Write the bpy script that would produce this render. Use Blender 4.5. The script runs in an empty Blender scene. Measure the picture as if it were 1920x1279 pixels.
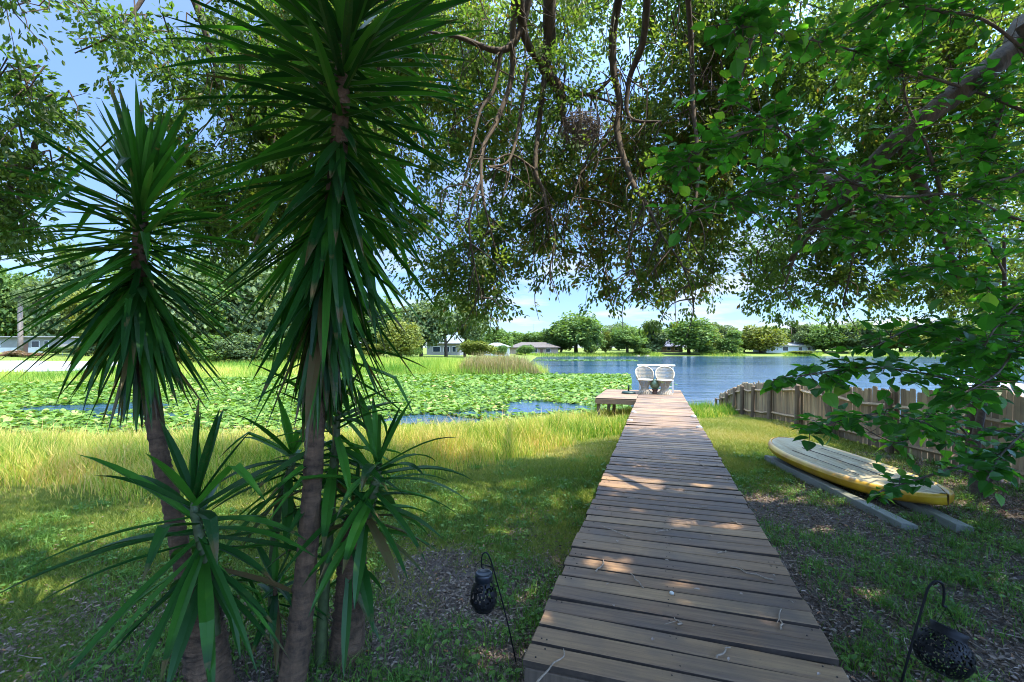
import bpy, math, random
import numpy as np
from mathutils import Vector, Matrix

R = np.random.default_rng(7)
random.seed(7)
S = bpy.context.scene
COL = S.collection
F, CX, HY, CZ = 853.0, 960.0, 652.0, 1.79      # focal length and horizon in photo pixels, eye height
SUN = Vector((0.40, -0.15, 0.90)).normalized()  # direction towards the sun


def W(px, py, d):
    """a point d metres ahead of the photographer"""
    return np.array([(px - CX) / F * d, d, CZ - (py - HY) / F * d])


# ------------------------------------------------------------------ mesh helpers
class MB:
    def __init__(self):
        self.v, self.q, self.t, self.a, self.n = [], [], [], [], 0
        self.qm, self.tm = [], []

    def add(self, v, q=None, t=None, var=0.5, m=0):
        v = np.asarray(v, float).reshape(-1, 3)
        self.v.append(v)
        self.a.append(np.broadcast_to(np.asarray(var, float), (len(v),)).copy())
        if q is not None and len(q):
            q = np.asarray(q, int).reshape(-1, 4)
            self.q.append(q + self.n); self.qm.append(np.full(len(q), m))
        if t is not None and len(t):
            t = np.asarray(t, int).reshape(-1, 3)
            self.t.append(t + self.n); self.tm.append(np.full(len(t), m))
        self.n += len(v)
        return self

    def box(self, c, s, rot=None, var=0.5, bev=0.0, m=0, side=None):
        x, y, z = np.array(s) / 2.0
        if bev <= 0:
            v = np.array([[-x,-y,-z],[x,-y,-z],[x,y,-z],[-x,y,-z],[-x,-y,z],[x,-y,z],[x,y,z],[-x,y,z]])
            q = [[0,3,2,1],[4,5,6,7],[0,1,5,4],[1,2,6,5],[2,3,7,6],[3,0,4,7]]
        else:
            b = min(bev, x * .9, y * .9, z * .9)
            rings = [(x-b, y-b, -z), (x, y, -z+b), (x, y, z-b), (x-b, y-b, z)]
            v = []
            for (a, e, h) in rings:
                v += [[-a,-e,h],[a,-e,h],[a,e,h],[-a,e,h]]
            q = [[0,3,2,1],[12,13,14,15]]
            for k in range(3):
                for i in range(4):
                    j = (i+1) % 4
                    q.append([k*4+i, k*4+j, k*4+4+j, k*4+4+i])
            v = np.array(v)
        if rot is not None:
            v = v @ np.array(rot).T
        self.add(v + np.array(c), q, var=var, m=m)
        if side is not None:
            self.qm[-1] = np.array([m, m]+[side]*8+[m]*4)
        return self

    def tube(self, pts, rad, n=8, var=0.5, cap=True, wob=0.0, m=0):
        P = np.asarray(pts, float); k = len(P)
        r = np.broadcast_to(np.asarray(rad, float), (k,))
        T = np.gradient(P, axis=0); T /= np.linalg.norm(T, axis=1)[:, None] + 1e-9
        up = np.array([0, 0, 1.]) if abs(T[0][2]) < .8 else np.array([1., 0, 0])
        U = np.cross(T[0], up); U /= np.linalg.norm(U)
        V = []
        an = np.arange(n) * 2 * math.pi / n
        for i in range(k):
            U = U - T[i] * np.dot(U, T[i]); U /= np.linalg.norm(U) + 1e-9
            B = np.cross(T[i], U)
            rr = r[i] * (1 + wob * R.standard_normal(n)) if wob else r[i]
            V.append(P[i] + (np.cos(an) * rr)[:, None] * U + (np.sin(an) * rr)[:, None] * B)
        V = np.concatenate(V)
        q = [[i*n+j, i*n+(j+1) % n, (i+1)*n+(j+1) % n, (i+1)*n+j] for i in range(k-1) for j in range(n)]
        t = []
        if cap:
            V = np.concatenate([V, P[:1], P[-1:]])
            a, b = k*n, k*n+1
            t = [[a, (j+1) % n, j] for j in range(n)] + [[b, (k-1)*n+j, (k-1)*n+(j+1) % n] for j in range(n)]
        return self.add(V, q, t, var=var, m=m)

    def lathe(self, prof, c=(0,0,0), n=24, rot=None, var=0.5, m=0, keep=None):
        prof = np.asarray(prof, float); k = len(prof)
        an = np.arange(n) * 2 * math.pi / n
        V = np.concatenate([np.stack([np.cos(an)*r, np.sin(an)*r, np.full(n, z)], 1) for r, z in prof])
        q = [[i*n+j, i*n+(j+1) % n, (i+1)*n+(j+1) % n, (i+1)*n+j] for i in range(k-1) for j in range(n)]
        if keep is not None:
            q = [f for i, f in enumerate(q) if keep(i // n, i % n)]
        if rot is not None:
            V = V @ np.array(rot).T
        return self.add(V + np.array(c), q, var=var, m=m)

    def build(self, name, mats, parent=None, smooth=False, loc=None):
        me = bpy.data.meshes.new(name)
        V = np.concatenate(self.v) if self.v else np.zeros((0, 3))
        Q = np.concatenate(self.q) if self.q else np.zeros((0, 4), int)
        T = np.concatenate(self.t) if self.t else np.zeros((0, 3), int)
        if loc is not None:
            V = V - np.array(loc)
        me.vertices.add(len(V)); me.vertices.foreach_set('co', V.astype(np.float32).ravel())
        loops = np.concatenate([Q.ravel(), T.ravel()]).astype(np.int32)
        tot = np.concatenate([np.full(len(Q), 4), np.full(len(T), 3)]).astype(np.int32)
        start = np.concatenate([[0], np.cumsum(tot)[:-1]]).astype(np.int32) if len(tot) else tot
        me.loops.add(len(loops)); me.loops.foreach_set('vertex_index', loops)
        me.polygons.add(len(tot)); me.polygons.foreach_set('loop_start', start)
        me.polygons.foreach_set('loop_total', tot)
        mi = np.concatenate((self.qm + self.tm) or [np.zeros(0)]).astype(np.int32)
        me.polygons.foreach_set('material_index', mi)
        me.polygons.foreach_set('use_smooth', np.full(len(tot), bool(smooth)))
        at = me.attributes.new('var', 'FLOAT', 'POINT')
        at.data.foreach_set('value', (np.concatenate(self.a) if self.a else np.zeros(0)).astype(np.float32))
        for m in (mats if isinstance(mats, (list, tuple)) else [mats]):
            me.materials.append(m)
        me.update(calc_edges=True)
        o = bpy.data.objects.new(name, me); COL.objects.link(o)
        if parent is not None:
            o.parent = parent
        if loc is not None:
            o.location = loc
        return o


def thing(name, label, cat, loc=(0, 0, 0), rz=0.0, group=None):
    o = bpy.data.objects.new(name, None); COL.objects.link(o)
    o.empty_display_size = .2
    o.location = loc; o.rotation_euler = (0, 0, rz)
    return tag(o, label, cat, group)


def tag(o, label=None, cat=None, group=None, kind=None):
    if label: o['label'] = label
    if cat: o['category'] = cat
    if group: o['group'] = group
    if kind: o['kind'] = kind
    return o


def smoothpath(pts, n=6):
    P = np.asarray(pts, float)
    if len(P) < 3:
        return P
    out = []
    for i in range(len(P) - 1):
        p0, p1, p2, p3 = P[max(i-1, 0)], P[i], P[i+1], P[min(i+2, len(P)-1)]
        for t in np.arange(n) / n:
            out.append(.5*((2*p1)+(-p0+p2)*t+(2*p0-5*p1+4*p2-p3)*t*t+(-p0+3*p1-3*p2+p3)*t**3))
    out.append(P[-1])
    return np.array(out)


def unit(a):
    return a / (np.linalg.norm(a, axis=-1, keepdims=True) + 1e-9)


def leaves(mb, pos, d, nrm, L, Wd, var, fold=.25, broad=False):
    """two folded quads per leaf: base, widest, narrowing, tip"""
    n = len(pos)
    d = unit(d); s = unit(np.cross(nrm, d)); nn = np.cross(d, s)
    L = np.broadcast_to(L, (n,))[:, None]; Wd = np.broadcast_to(Wd, (n,))[:, None]
    prof = [(.0, .0), (.28, .5), (.68, .42), (1., 0.)] if not broad else [(.0, .0), (.22, .46), (.62, .46), (1., 0.)]
    if broad:
        pr = [(.16, .36), (.42, .52), (.74, .34)]
        V = [pos]
        for sg in (1, -1):
            V += [pos+d*L*a+s*Wd*w_*sg+nn*(Wd*fold*w_-L*.14*a*a) for a, w_ in pr]
        V += [pos+d*L*a-nn*L*.14*a*a for a, w_ in pr]+[pos+d*L-nn*L*.16]
        V = np.stack(V, 1).reshape(-1, 3); i = np.arange(n)[:, None]*11
        Q = np.concatenate([i+np.array([q]) for q in ([7, 8, 2, 1], [8, 9, 3, 2], [8, 7, 4, 5], [9, 8, 5, 6])])
        T = np.concatenate([i+np.array([q]) for q in ([0, 7, 1], [9, 10, 3], [7, 0, 4], [10, 9, 6])])
        mb.add(V, Q, T, var=np.repeat(np.broadcast_to(var, (n,)), 11)); return
    b = pos
    l1 = pos + d*L*prof[1][0] + s*Wd*prof[1][1] + nn*Wd*fold*.5
    r1 = pos + d*L*prof[1][0] - s*Wd*prof[1][1] + nn*Wd*fold*.5
    l2 = pos + d*L*prof[2][0] + s*Wd*prof[2][1] + nn*Wd*fold*.2
    r2 = pos + d*L*prof[2][0] - s*Wd*prof[2][1] + nn*Wd*fold*.2
    tip = pos + d*L - nn*L*.12
    V = np.stack([b, l1, l2, tip, r2, r1], 1).reshape(-1, 3)
    i = np.arange(n)[:, None]*6
    Q = np.concatenate([i + np.array([[0, 3, 2, 1]]), i + np.array([[0, 5, 4, 3]])])
    mb.add(V, Q, var=np.repeat(np.broadcast_to(var, (n,)), 6))


def blades(mb, pos, h, w, lean, var, tri=False):
    n = len(pos)
    a = R.uniform(0, 2*math.pi, n)
    dx = np.stack([np.cos(a), np.sin(a), np.zeros(n)], 1)
    b = R.uniform(0, 2*math.pi, n)
    ln = np.stack([np.cos(b), np.sin(b), np.zeros(n)], 1)*(lean*h)[:, None]
    h = h[:, None]; w = np.broadcast_to(w, (n,))[:, None]
    up = np.array([[0, 0, 1.]])
    tip = pos + ln + up*h*.97
    if tri:
        V = np.stack([pos-dx*w/2, pos+dx*w/2, tip], 1).reshape(-1, 3)
        mb.add(V, None, np.arange(n*3).reshape(-1, 3), var=np.repeat(var, 3))
    else:
        mid = pos + ln*.3 + up*h*.55
        V = np.stack([pos-dx*w/2, pos+dx*w/2, mid+dx*w*.4, mid-dx*w*.4, tip], 1).reshape(-1, 3)
        i = np.arange(n)[:, None]*5
        mb.add(V, i+np.array([[0, 1, 2, 3]]), i+np.array([[3, 2, 4]]), var=np.repeat(var, 5))


# ------------------------------------------------------------------ materials
class NT:
    def __init__(self, name):
        self.m = bpy.data.materials.new(name); self.m.use_nodes = True
        self.t = self.m.node_tree; self.n = self.t.nodes; self.l = self.t.links
        self.p = self.n['Principled BSDF']; self.out = self.n['Material Output']

    def new(self, typ, **kw):
        nd = self.n.new(typ)
        for k, v in kw.items():
            if k.startswith('i_'):
                nd.inputs[k[2:].replace('_', ' ')].default_value = v
            else:
                setattr(nd, k, v)
        return nd

    def ramp(self, fac, stops, interp='LINEAR'):
        r = self.n.new('ShaderNodeValToRGB'); r.color_ramp.interpolation = interp
        e = r.color_ramp.elements
        while len(e) < len(stops):
            e.new(.5)
        for k, (p, c) in enumerate(stops):
            e[k].position = p; e[k].color = (*c, 1)
        self.l.new(fac, r.inputs[0]); return r.outputs[0]

    def attr(self):
        a = self.n.new('ShaderNodeAttribute'); a.attribute_name = 'var'; return a.outputs['Fac']

    def coord(self, scale=(1, 1, 1), rot=(0, 0, 0), which='Object'):
        c = self.n.new('ShaderNodeTexCoord'); mp = self.n.new('ShaderNodeMapping')
        mp.inputs['Scale'].default_value = scale; mp.inputs['Rotation'].default_value = rot
        self.l.new(c.outputs[which], mp.inputs[0]); return mp.outputs[0]

    def noise(self, vec, scale, detail=4, rough=.6):
        x = self.new('ShaderNodeTexNoise'); x.inputs['Scale'].default_value = scale
        x.inputs['Detail'].default_value = detail; x.inputs['Roughness'].default_value = rough
        self.l.new(vec, x.inputs['Vector']); return x.outputs['Fac']

    def math(self, op, a, b):
        x = self.n.new('ShaderNodeMath'); x.operation = op
        for i, s in enumerate((a, b)):
            if isinstance(s, (int, float)): x.inputs[i].default_value = s
            else: self.l.new(s, x.inputs[i])
        return x.outputs[0]

    def mix(self, fac, a, b, mode='MIX'):
        x = self.n.new('ShaderNodeMix'); x.data_type = 'RGBA'; x.blend_type = mode
        for i, s in ((0, fac), (6, a), (7, b)):
            if isinstance(s, (int, float)): x.inputs[i].default_value = s
            elif isinstance(s, tuple): x.inputs[i].default_value = (*s, 1)
            else: self.l.new(s, x.inputs[i])
        return x.outputs[2]

    def bump(self, h, strength=.5, dist=.02):
        b = self.n.new('ShaderNodeBump'); b.inputs['Strength'].default_value = strength
        b.inputs['Distance'].default_value = dist
        self.l.new(h, b.inputs['Height']); self.l.new(b.outputs[0], self.p.inputs['Normal'])

    def col(self, c):
        if isinstance(c, tuple): self.p.inputs['Base Color'].default_value = (*c, 1)
        else: self.l.new(c, self.p.inputs['Base Color'])
        return self


def leaf_mat(name, stops, rough=.45, trans=.35, tcol=1.6, spec=.4, warm=(1.15, 1.1, .45)):
    t = NT(name)
    a = t.attr()
    nz = t.noise(t.coord(), 60, 2)
    c = t.ramp(t.math('ADD', a, t.math('MULTIPLY', t.math('SUBTRACT', nz, .5), .12)), stops)
    t.col(c); t.p.inputs['Roughness'].default_value = rough
    t.p.inputs['Specular IOR Level'].default_value = spec
    tr = t.n.new('ShaderNodeBsdfTranslucent')
    t.l.new(t.mix(1.0, c, tuple(tcol*w for w in warm), 'MULTIPLY'), tr.inputs['Color'])
    mx = t.n.new('ShaderNodeMixShader'); mx.inputs[0].default_value = trans
    t.l.new(t.p.outputs[0], mx.inputs[1]); t.l.new(tr.outputs[0], mx.inputs[2])
    t.l.new(mx.outputs[0], t.out.inputs['Surface'])
    return t.m


def plain(name, c, rough=.6, metal=0., nscale=8., amt=.25, bump=0.):
    t = NT(name)
    nz = t.noise(t.coord(), nscale, 5)
    lo = tuple(x*(1-amt) for x in c); hi = tuple(min(1, x*(1+amt)) for x in c)
    t.col(t.ramp(nz, [(.3, lo), (.7, hi)]))
    t.p.inputs['Roughness'].default_value = rough; t.p.inputs['Metallic'].default_value = metal
    if bump: t.bump(nz, bump, .01)
    return t.m


def bark_mat(name, dark, light, scale=14, stretch=.25, rings=0, wash=.45):
    t = NT(name)
    v = t.coord((1, 1, stretch))
    n1 = t.noise(v, scale, 6, .7)
    n2 = t.noise(t.coord(), 2.5, 3)
    h = n1
    if rings:
        w = t.noise(t.coord((1.5, 1.5, rings)), 6, 5, .7)
        h = t.math('ADD', t.math('MULTIPLY', n1, .55), t.math('MULTIPLY', w, .45))
    c = t.ramp(h, [(.36, dark), (.65, light)])
    c = t.mix(t.math('MULTIPLY', n2, wash), c, (light[0]*.8, light[1]*.9, light[2]*.75))
    t.col(c); t.p.inputs['Roughness'].default_value = .9
    t.bump(h, .9, .02)
    return t.m


def wood_mat(name, stops, along='x', gs=1.0, rough=.75, mott=(.06, .055, .05), mamt=.5):
    t = NT(name)
    sc = {'x': (1.2, 26, 26), 'y': (26, 1.2, 26), 'z': (26, 26, 1.2)}[along]
    g = t.noise(t.coord(tuple(s*gs for s in sc)), 1.6, 6, .65)
    big = t.noise(t.coord(), 1.7, 4, .6)
    f = t.math('ADD', t.math('MULTIPLY', t.attr(), .5), t.math('MULTIPLY', t.math('SUBTRACT', g, .22), .95))
    c = t.ramp(f, stops)
    f2 = t.ramp(big, [(.42, (0, 0, 0)), (.7, (1, 1, 1))])
    c = t.mix(t.math('MULTIPLY', f2, mamt), c, mott)
    fine = t.noise(t.coord(), 90, 3)
    c = t.mix(t.ramp(fine, [(.62, (0, 0, 0)), (.75, (.5, .5, .5))]), c, tuple(m*.7 for m in mott))
    t.col(c); t.p.inputs['Roughness'].default_value = rough
    t.bump(t.math('ADD', g, t.math('MULTIPLY', fine, .3)), .35, .006)
    return t.m


M = {}
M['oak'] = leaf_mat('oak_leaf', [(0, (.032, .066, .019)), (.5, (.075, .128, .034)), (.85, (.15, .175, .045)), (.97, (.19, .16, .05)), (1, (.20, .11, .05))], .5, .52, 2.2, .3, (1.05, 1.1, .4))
M['oak_far'] = leaf_mat('background_leaf', [(0, (.04, .085, .02)), (.5, (.10, .175, .04)), (1, (.20, .27, .065))], .6, .35, 1.5, .25)
M['yellow_far'] = leaf_mat('yellow_green_leaf', [(0, (.07, .095, .015)), (.5, (.15, .18, .03)), (1, (.26, .26, .05))], .6, .3, 1.4, .25)
M['grey_far'] = leaf_mat('grey_green_leaf', [(0, (.05, .085, .035)), (.5, (.12, .17, .065)), (1, (.20, .255, .11))], .65, .35, 1.3, .25)
M['pink_far'] = leaf_mat('pinkish_leaf', [(0, (.10, .09, .04)), (.5, (.24, .15, .09)), (1, (.40, .22, .15))], .65, .25, 1.3, .25)
M['broad'] = leaf_mat('broad_leaf', [(0, (.022, .085, .016)), (.55, (.048, .16, .026)), (.85, (.11, .25, .035)), (1, (.20, .30, .045))], .42, .48, 2.2, .4, (.9, 1.15, .3))
M['yucca'] = leaf_mat('yucca_leaf', [(0, (.12, .07, .03)), (.06, (.10, .09, .03)), (.12, (.010, .056, .010)), (.6, (.028, .108, .012)), (1, (.065, .22, .022))], .42, .26, 1.9, .35, (.9, 1.15, .35))
M['lawn'] = leaf_mat('lawn_blade', [(0, (.065, .13, .02)), (.5, (.165, .215, .04)), (.8, (.30, .29, .075)), (1, (.40, .32, .13))], .6, .35, 1.3, .25)
M['tall'] = leaf_mat('tall_grass_blade', [(0, (.08, .20, .02)), (.4, (.25, .36, .045)), (.7, (.50, .48, .10)), (1, (.64, .45, .18))], .6, .35, 1.2, .25)
M['reed'] = leaf_mat('reed_blade', [(0, (.09, .15, .03)), (.5, (.24, .21, .08)), (1, (.40, .28, .15))], .65, .3, 1.2, .2)
M['pad'] = leaf_mat('lily_pad', [(0, (.045, .105, .010)), (.5, (.12, .215, .026)), (.85, (.225, .32, .06)), (.95, (.34, .39, .12)), (1, (.36, .26, .09))], .5, .3, 1.2, .28, (1, 1.1, .4))
M['litter'] = leaf_mat('dead_leaf', [(0, (.07, .046, .032)), (.5, (.20, .148, .11)), (.85, (.38, .31, .25)), (1, (.42, .21, .10))], .7, .1, 1.0, .3, (1, .8, .5))
M['seedling'] = leaf_mat('seedling_leaf', [(0, (.05, .125, .022)), (.6, (.10, .215, .04)), (1, (.20, .30, .06))], .5, .35, 1.5, .3)
M['bark'] = bark_mat('oak_bark', (.026, .019, .013), (.13, .09, .06))
M['twig'] = plain('twig_bark', (.10, .075, .055), .85, 0, 30, .4)
M['ybark'] = bark_mat('yucca_bark', (.014, .008, .0045), (.17, .098, .052), 20, .45, 6, .15)
M['stem'] = plain('green_stem', (.055, .08, .025), .6, 0, 30, .4)
M['deck'] = wood_mat('weathered_decking', [(.2, (.075, .043, .024)), (.5, (.205, .122, .062)), (.85, (.35, .218, .102))], 'x', 1.0, .72, (.085, .068, .056), .75)
M['deck_edge'] = plain('gap_shade_edge', (.05, .035, .024), .9, 0, 12, .4)  # gap shade painted onto plank sides; screw heads share this dark colour
M['deckside'] = wood_mat('deck_timber', [(.15, (.10, .058, .034)), (.5, (.20, .12, .07)), (.9, (.28, .17, .10))], 'y', 1.0, .8)
M['fence'] = wood_mat('fence_wood', [(.15, (.16, .11, .062)), (.5, (.34, .235, .13)), (.9, (.50, .37, .22))], 'z', .8, .85, (.13, .11, .09), .5)
M['fencepost'] = wood_mat('fence_post_wood', [(.15, (.08, .055, .035)), (.5, (.16, .11, .07)), (.9, (.24, .18, .12))], 'z', .8, .85)
M['grey_plank'] = wood_mat('grey_plank_wood', [(.15, (.10, .10, .085)), (.5, (.20, .20, .165)), (.9, (.30, .29, .24))], 'y', .8, .85, (.07, .09, .05), .6)
M['iron'] = plain('black_iron', (.012, .012, .013), .55, .6, 60, .4)
M['cap'] = plain('solar_cap', (.01, .014, .02), .3, 0, 20, .2)
M['wicker'] = plain('white_wicker', (.37, .315, .225), .6, 0, 40, .15)
M['white_wicker_seat'] = plain('white_seat_rim', (.48, .44, .36), .6, 0, 40, .15)
M['white'] = plain('white_paint', (.70, .70, .67), .45, 0, 6, .06)
M['green_pot'] = plain('green_glaze', (.12, .19, .11), .35, 0, 14, .3)
M['dark_green'] = plain('dark_green_iron', (.015, .035, .025), .5, .2, 20, .3)
M['brown_pot'] = plain('brown_clay', (.14, .07, .045), .7, 0, 20, .3)
M['stone'] = plain('pale_stone', (.55, .53, .46), .7, 0, 20, .2)
M['pink_rock'] = plain('pinkish_rock', (.34, .28, .24), .8, 0, 3, .3)
M['light_grey'] = plain('grey_plastic', (.30, .28, .26), .5, 0, 20, .2)
M['glass'] = plain('window_glass', (.02, .03, .04), .08, 0, 3, .3)
M['steel'] = plain('galvanised_steel', (.35, .36, .37), .5, .6, 10, .2)
M['hull'] = plain('boat_hull', (.36, .37, .39), .3, 0, 3, .1)
M['cover'] = plain('boat_cover', (.24, .19, .175), .8, 0, 6, .2)


def board_mats():
    t = NT('yellow_rim')
    n = t.noise(t.coord(), 4, 5)
    t.col(t.ramp(n, [(.3, (.42, .19, .015)), (.6, (.64, .40, .02)), (.8, (.55, .40, .12))])); t.p.inputs['Roughness'].default_value = .42
    M['yellow'] = t.m
    t = NT('weathered_white_deck')
    g = t.noise(t.coord((9, .9, 4)), 1.5, 5, .7)
    s = t.noise(t.coord((1, .6, 1)), 6, 6, .75)
    c = t.ramp(g, [(.3, (.27, .21, .11)), (.5, (.40, .34, .21)), (.75, (.47, .42, .29))])
    c = t.mix(t.ramp(s, [(.5, (0, 0, 0)), (.68, (.8, .8, .8))]), c, (.24, .19, .11))
    t.col(c); t.p.inputs['Roughness'].default_value = .85; t.p.inputs['Specular IOR Level'].default_value = .2; t.bump(s, .3, .01)
    M['board_deck'] = t.m


board_mats()

# ------------------------------------------------------------------ world, sun, camera
wd = bpy.data.worlds.new('World'); S.world = wd; wd.use_nodes = True
nt = wd.node_tree; bg = nt.nodes['Background']
sky = nt.nodes.new('ShaderNodeTexSky'); sky.sky_type = 'NISHITA'; sky.sun_disc = False
sky.sun_elevation = math.asin(SUN.z); sky.sun_rotation = math.atan2(SUN.x, SUN.y)
sky.air_density = .8; sky.dust_density = .0; sky.ozone_density = 1.6
tc = nt.nodes.new('ShaderNodeTexCoord')
sep = nt.nodes.new('ShaderNodeSeparateXYZ'); nt.links.new(tc.outputs['Generated'], sep.inputs[0])


def wm(op, a, b):
    x = nt.nodes.new('ShaderNodeMath'); x.operation = op
    for i, s in enumerate((a, b)):
        if isinstance(s, (int, float)): x.inputs[i].default_value = s
        else: nt.links.new(s, x.inputs[i])
    return x.outputs[0]


zz = wm('ADD', wm('MAXIMUM', sep.outputs[2], 0.0), .12)
cmb = nt.nodes.new('ShaderNodeCombineXYZ')
nt.links.new(wm('DIVIDE', sep.outputs[0], zz), cmb.inputs[0]); nt.links.new(wm('DIVIDE', sep.outputs[1], zz), cmb.inputs[1])
cn = nt.nodes.new('ShaderNodeTexNoise'); cn.inputs['Scale'].default_value = .85; cn.inputs['Detail'].default_value = 8
cn.inputs['Roughness'].default_value = .55; nt.links.new(cmb.outputs[0], cn.inputs['Vector'])
cr = nt.nodes.new('ShaderNodeValToRGB'); cr.color_ramp.elements[0].position = .49; cr.color_ramp.elements[1].position = .60
nt.links.new(cn.outputs['Fac'], cr.inputs[0])
low = nt.nodes.new('ShaderNodeMapRange'); low.inputs[1].default_value = .0; low.inputs[2].default_value = .45
low.inputs[3].default_value = 1.0; low.inputs[4].default_value = .1
nt.links.new(sep.outputs[2], low.inputs[0])
mx = nt.nodes.new('ShaderNodeMix'); mx.data_type = 'RGBA'
nt.links.new(wm('MULTIPLY', cr.outputs[0], wm('MULTIPLY', low.outputs[0], .85)), mx.inputs[0])
hz = nt.nodes.new('ShaderNodeValToRGB'); hz.color_ramp.elements[0].color = (.135, .172, .245, 1); hz.color_ramp.elements[1].color = (.45, .47, .51, 1)
hz.color_ramp.elements[1].position = .5; e_ = hz.color_ramp.elements.new(.85); e_.color = (1.0, .82, .62, 1); nt.links.new(sep.outputs[2], hz.inputs[0])
hm = nt.nodes.new('ShaderNodeMix'); hm.data_type = 'RGBA'; hm.blend_type = 'MULTIPLY'; hm.inputs[0].default_value = 1
nt.links.new(sky.outputs[0], hm.inputs[6]); nt.links.new(hz.outputs[0], hm.inputs[7])
# sky brightened round the sun, added to lift the shade
geo = nt.nodes.new('ShaderNodeVectorMath'); geo.operation = 'DOT_PRODUCT'; geo.inputs[1].default_value = SUN
nt.links.new(tc.outputs['Generated'], geo.inputs[0])
sr = nt.nodes.new('ShaderNodeMapRange'); sr.inputs[1].default_value = .35; sr.inputs[2].default_value = .95; sr.inputs[3].default_value = 1; sr.inputs[4].default_value = 6.0
nt.links.new(geo.outputs['Value'], sr.inputs[0])
h2 = nt.nodes.new('ShaderNodeVectorMath'); h2.operation = 'SCALE'
nt.links.new(hm.outputs[2], h2.inputs[0]); nt.links.new(sr.outputs[0], h2.inputs['Scale'])
nt.links.new(h2.outputs[0], mx.inputs[6]); mx.inputs[7].default_value = (1.28, 1.32, 1.4, 1)
nt.links.new(mx.outputs[2], bg.inputs[0]); bg.inputs[1].default_value = .15

sl = bpy.data.lights.new('sun', 'SUN'); sl.energy = 2.0; sl.angle = math.radians(.53); sl.color = (1, .91, .74)
so = bpy.data.objects.new('sun', sl); COL.objects.link(so)
so.rotation_euler = SUN.to_track_quat('Z', 'Y').to_euler(); so.location = SUN*60

cam = bpy.data.cameras.new('camera'); co = bpy.data.objects.new('camera', cam); COL.objects.link(co)
co.location = (0, 0, CZ); co.rotation_euler = (math.pi/2, 0, 0)
cam.sensor_width = 36; cam.lens = F/1920*36; cam.shift_y = (HY-639.5)/1920
cam.clip_start = .05; cam.clip_end = 3000
S.camera = co
S.view_settings.view_transform = 'Standard'; S.view_settings.look = 'None'
S.view_settings.exposure = 2.5; S.view_settings.gamma = 1
S.render.engine = 'CYCLES'
S.cycles.max_bounces = 8; S.cycles.diffuse_bounces = 4; S.cycles.transmission_bounces = 4; S.cycles.glossy_bounces = 3
S.cycles.transparent_max_bounces = 4
S.cycles.use_denoising = True
S.cycles.sample_clamp_indirect = 6
S.cycles.filter_width = 1.0

# ------------------------------------------------------------------ terrain
ZW = -1.3
LAKE = np.array([(-75, 17), (-40, 14.5), (-12, 13.2), (-5, 13.4), (-1.5, 15.0), (1.5, 17.4), (4.2, 18.9), (7, 19.2), (10, 19.6), (14, 15.5), (22, 15.5), (60, 20), (140, 40),
                 (205, 80), (215, 150), (150, 166), (100, 164), (60, 167), (30, 165), (9, 160), (5, 110), (1.5, 72), (4.2, 55), (1, 50.5), (-12, 50), (-22, 49), (-30, 44), (-38, 40),
                 (-50, 38), (-75, 34)], float)


def lake_sd(x, y):
    """signed distance to the shore: positive on land"""
    x = np.asarray(x, float); y = np.asarray(y, float)
    d = np.full(x.shape, 1e9); ins = np.zeros(x.shape, bool)
    n = len(LAKE)
    for i in range(n):
        ax, ay = LAKE[i]; bx, by = LAKE[(i+1) % n]
        ex, ey = bx-ax, by-ay
        t = np.clip(((x-ax)*ex+(y-ay)*ey)/(ex*ex+ey*ey), 0, 1)
        d = np.minimum(d, np.hypot(x-ax-t*ex, y-ay-t*ey))
        c = ((ay > y) != (by > y)) & (x < (bx-ax)*(y-ay)/(by-ay+1e-12)+ax)
        ins ^= c
    return np.where(ins, -d, d)


def wob(x, y):
    return np.sin(x*1.1+np.sin(y*.7)*1.3)*np.sin(y*.9+.6)


def gz(x, y):
    x = np.asarray(x, float); y = np.asarray(y, float)
    sd = lake_sd(x, y) + .25*wob(x*1.3, y*1.3)
    near = 1.3*(1-(1-np.clip(sd/9, 0, 1))**1.6)
    far = .55*(1-np.exp(-np.maximum(sd, 0)/3))+np.clip(sd, 0, 60)*.026
    k = np.clip((y-24)/8, 0, 1)
    h = np.where(sd > 0, near*(1-k)+far*k, np.maximum(sd*.35, -1.6))
    h = h + np.where(sd > 1, .03*wob(x*.9, y*.9), 0)*(1-k)
    return ZW + h


def grid_axis(fine_lo, fine_hi, step, lo, hi, g=1.25):
    a = list(np.arange(fine_lo, fine_hi+1e-6, step))
    s = step
    while a[-1] < hi:
        s *= g; a.append(min(a[-1]+s, hi))
    s = step; b = []
    c = fine_lo
    while c > lo:
        s *= g; c = max(c-s, lo); b.append(c)
    return np.array(b[::-1]+a)


gx = grid_axis(-10, 12, .22, -1500, 1500, 1.12); gy = grid_axis(-3, 24, .22, -300, 2500, 1.10)
XX, YY = np.meshgrid(gx, gy)
ZZ = gz(XX, YY)
nx, ny = len(gx), len(gy)
idx = np.arange(nx*ny).reshape(ny, nx)
Qg = np.stack([idx[:-1, :-1], idx[:-1, 1:], idx[1:, 1:], idx[1:, :-1]], -1).reshape(-1, 4)


def inpoly(x, y, P):
    P = np.asarray(P, float); ins = np.zeros(np.shape(x), bool)
    for i in range(len(P)):
        ax, ay = P[i]; bx, by = P[(i+1) % len(P)]
        ins ^= ((ay > y) != (by > y)) & (x < (bx-ax)*(y-ay)/(by-ay+1e-12)+ax)
    return ins


def lushness(x, y):
    """0 leaf litter under the trees .. 1 closed turf"""
    b = np.interp(x, [-8, -3, -1, .6, 1.5, 2.6, 3.3, 4.4, 6, 9], [1.7, 1.9, 2.9, 3.2, 3.6, 4.9, 5.3, 5.9, 7.0, 8.0])
    return np.clip((y-b)/1.6+.35*wob(x*2.3, y*2.3)+.25*wob(x*6.1+2, y*5.7), 0, 1)


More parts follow.
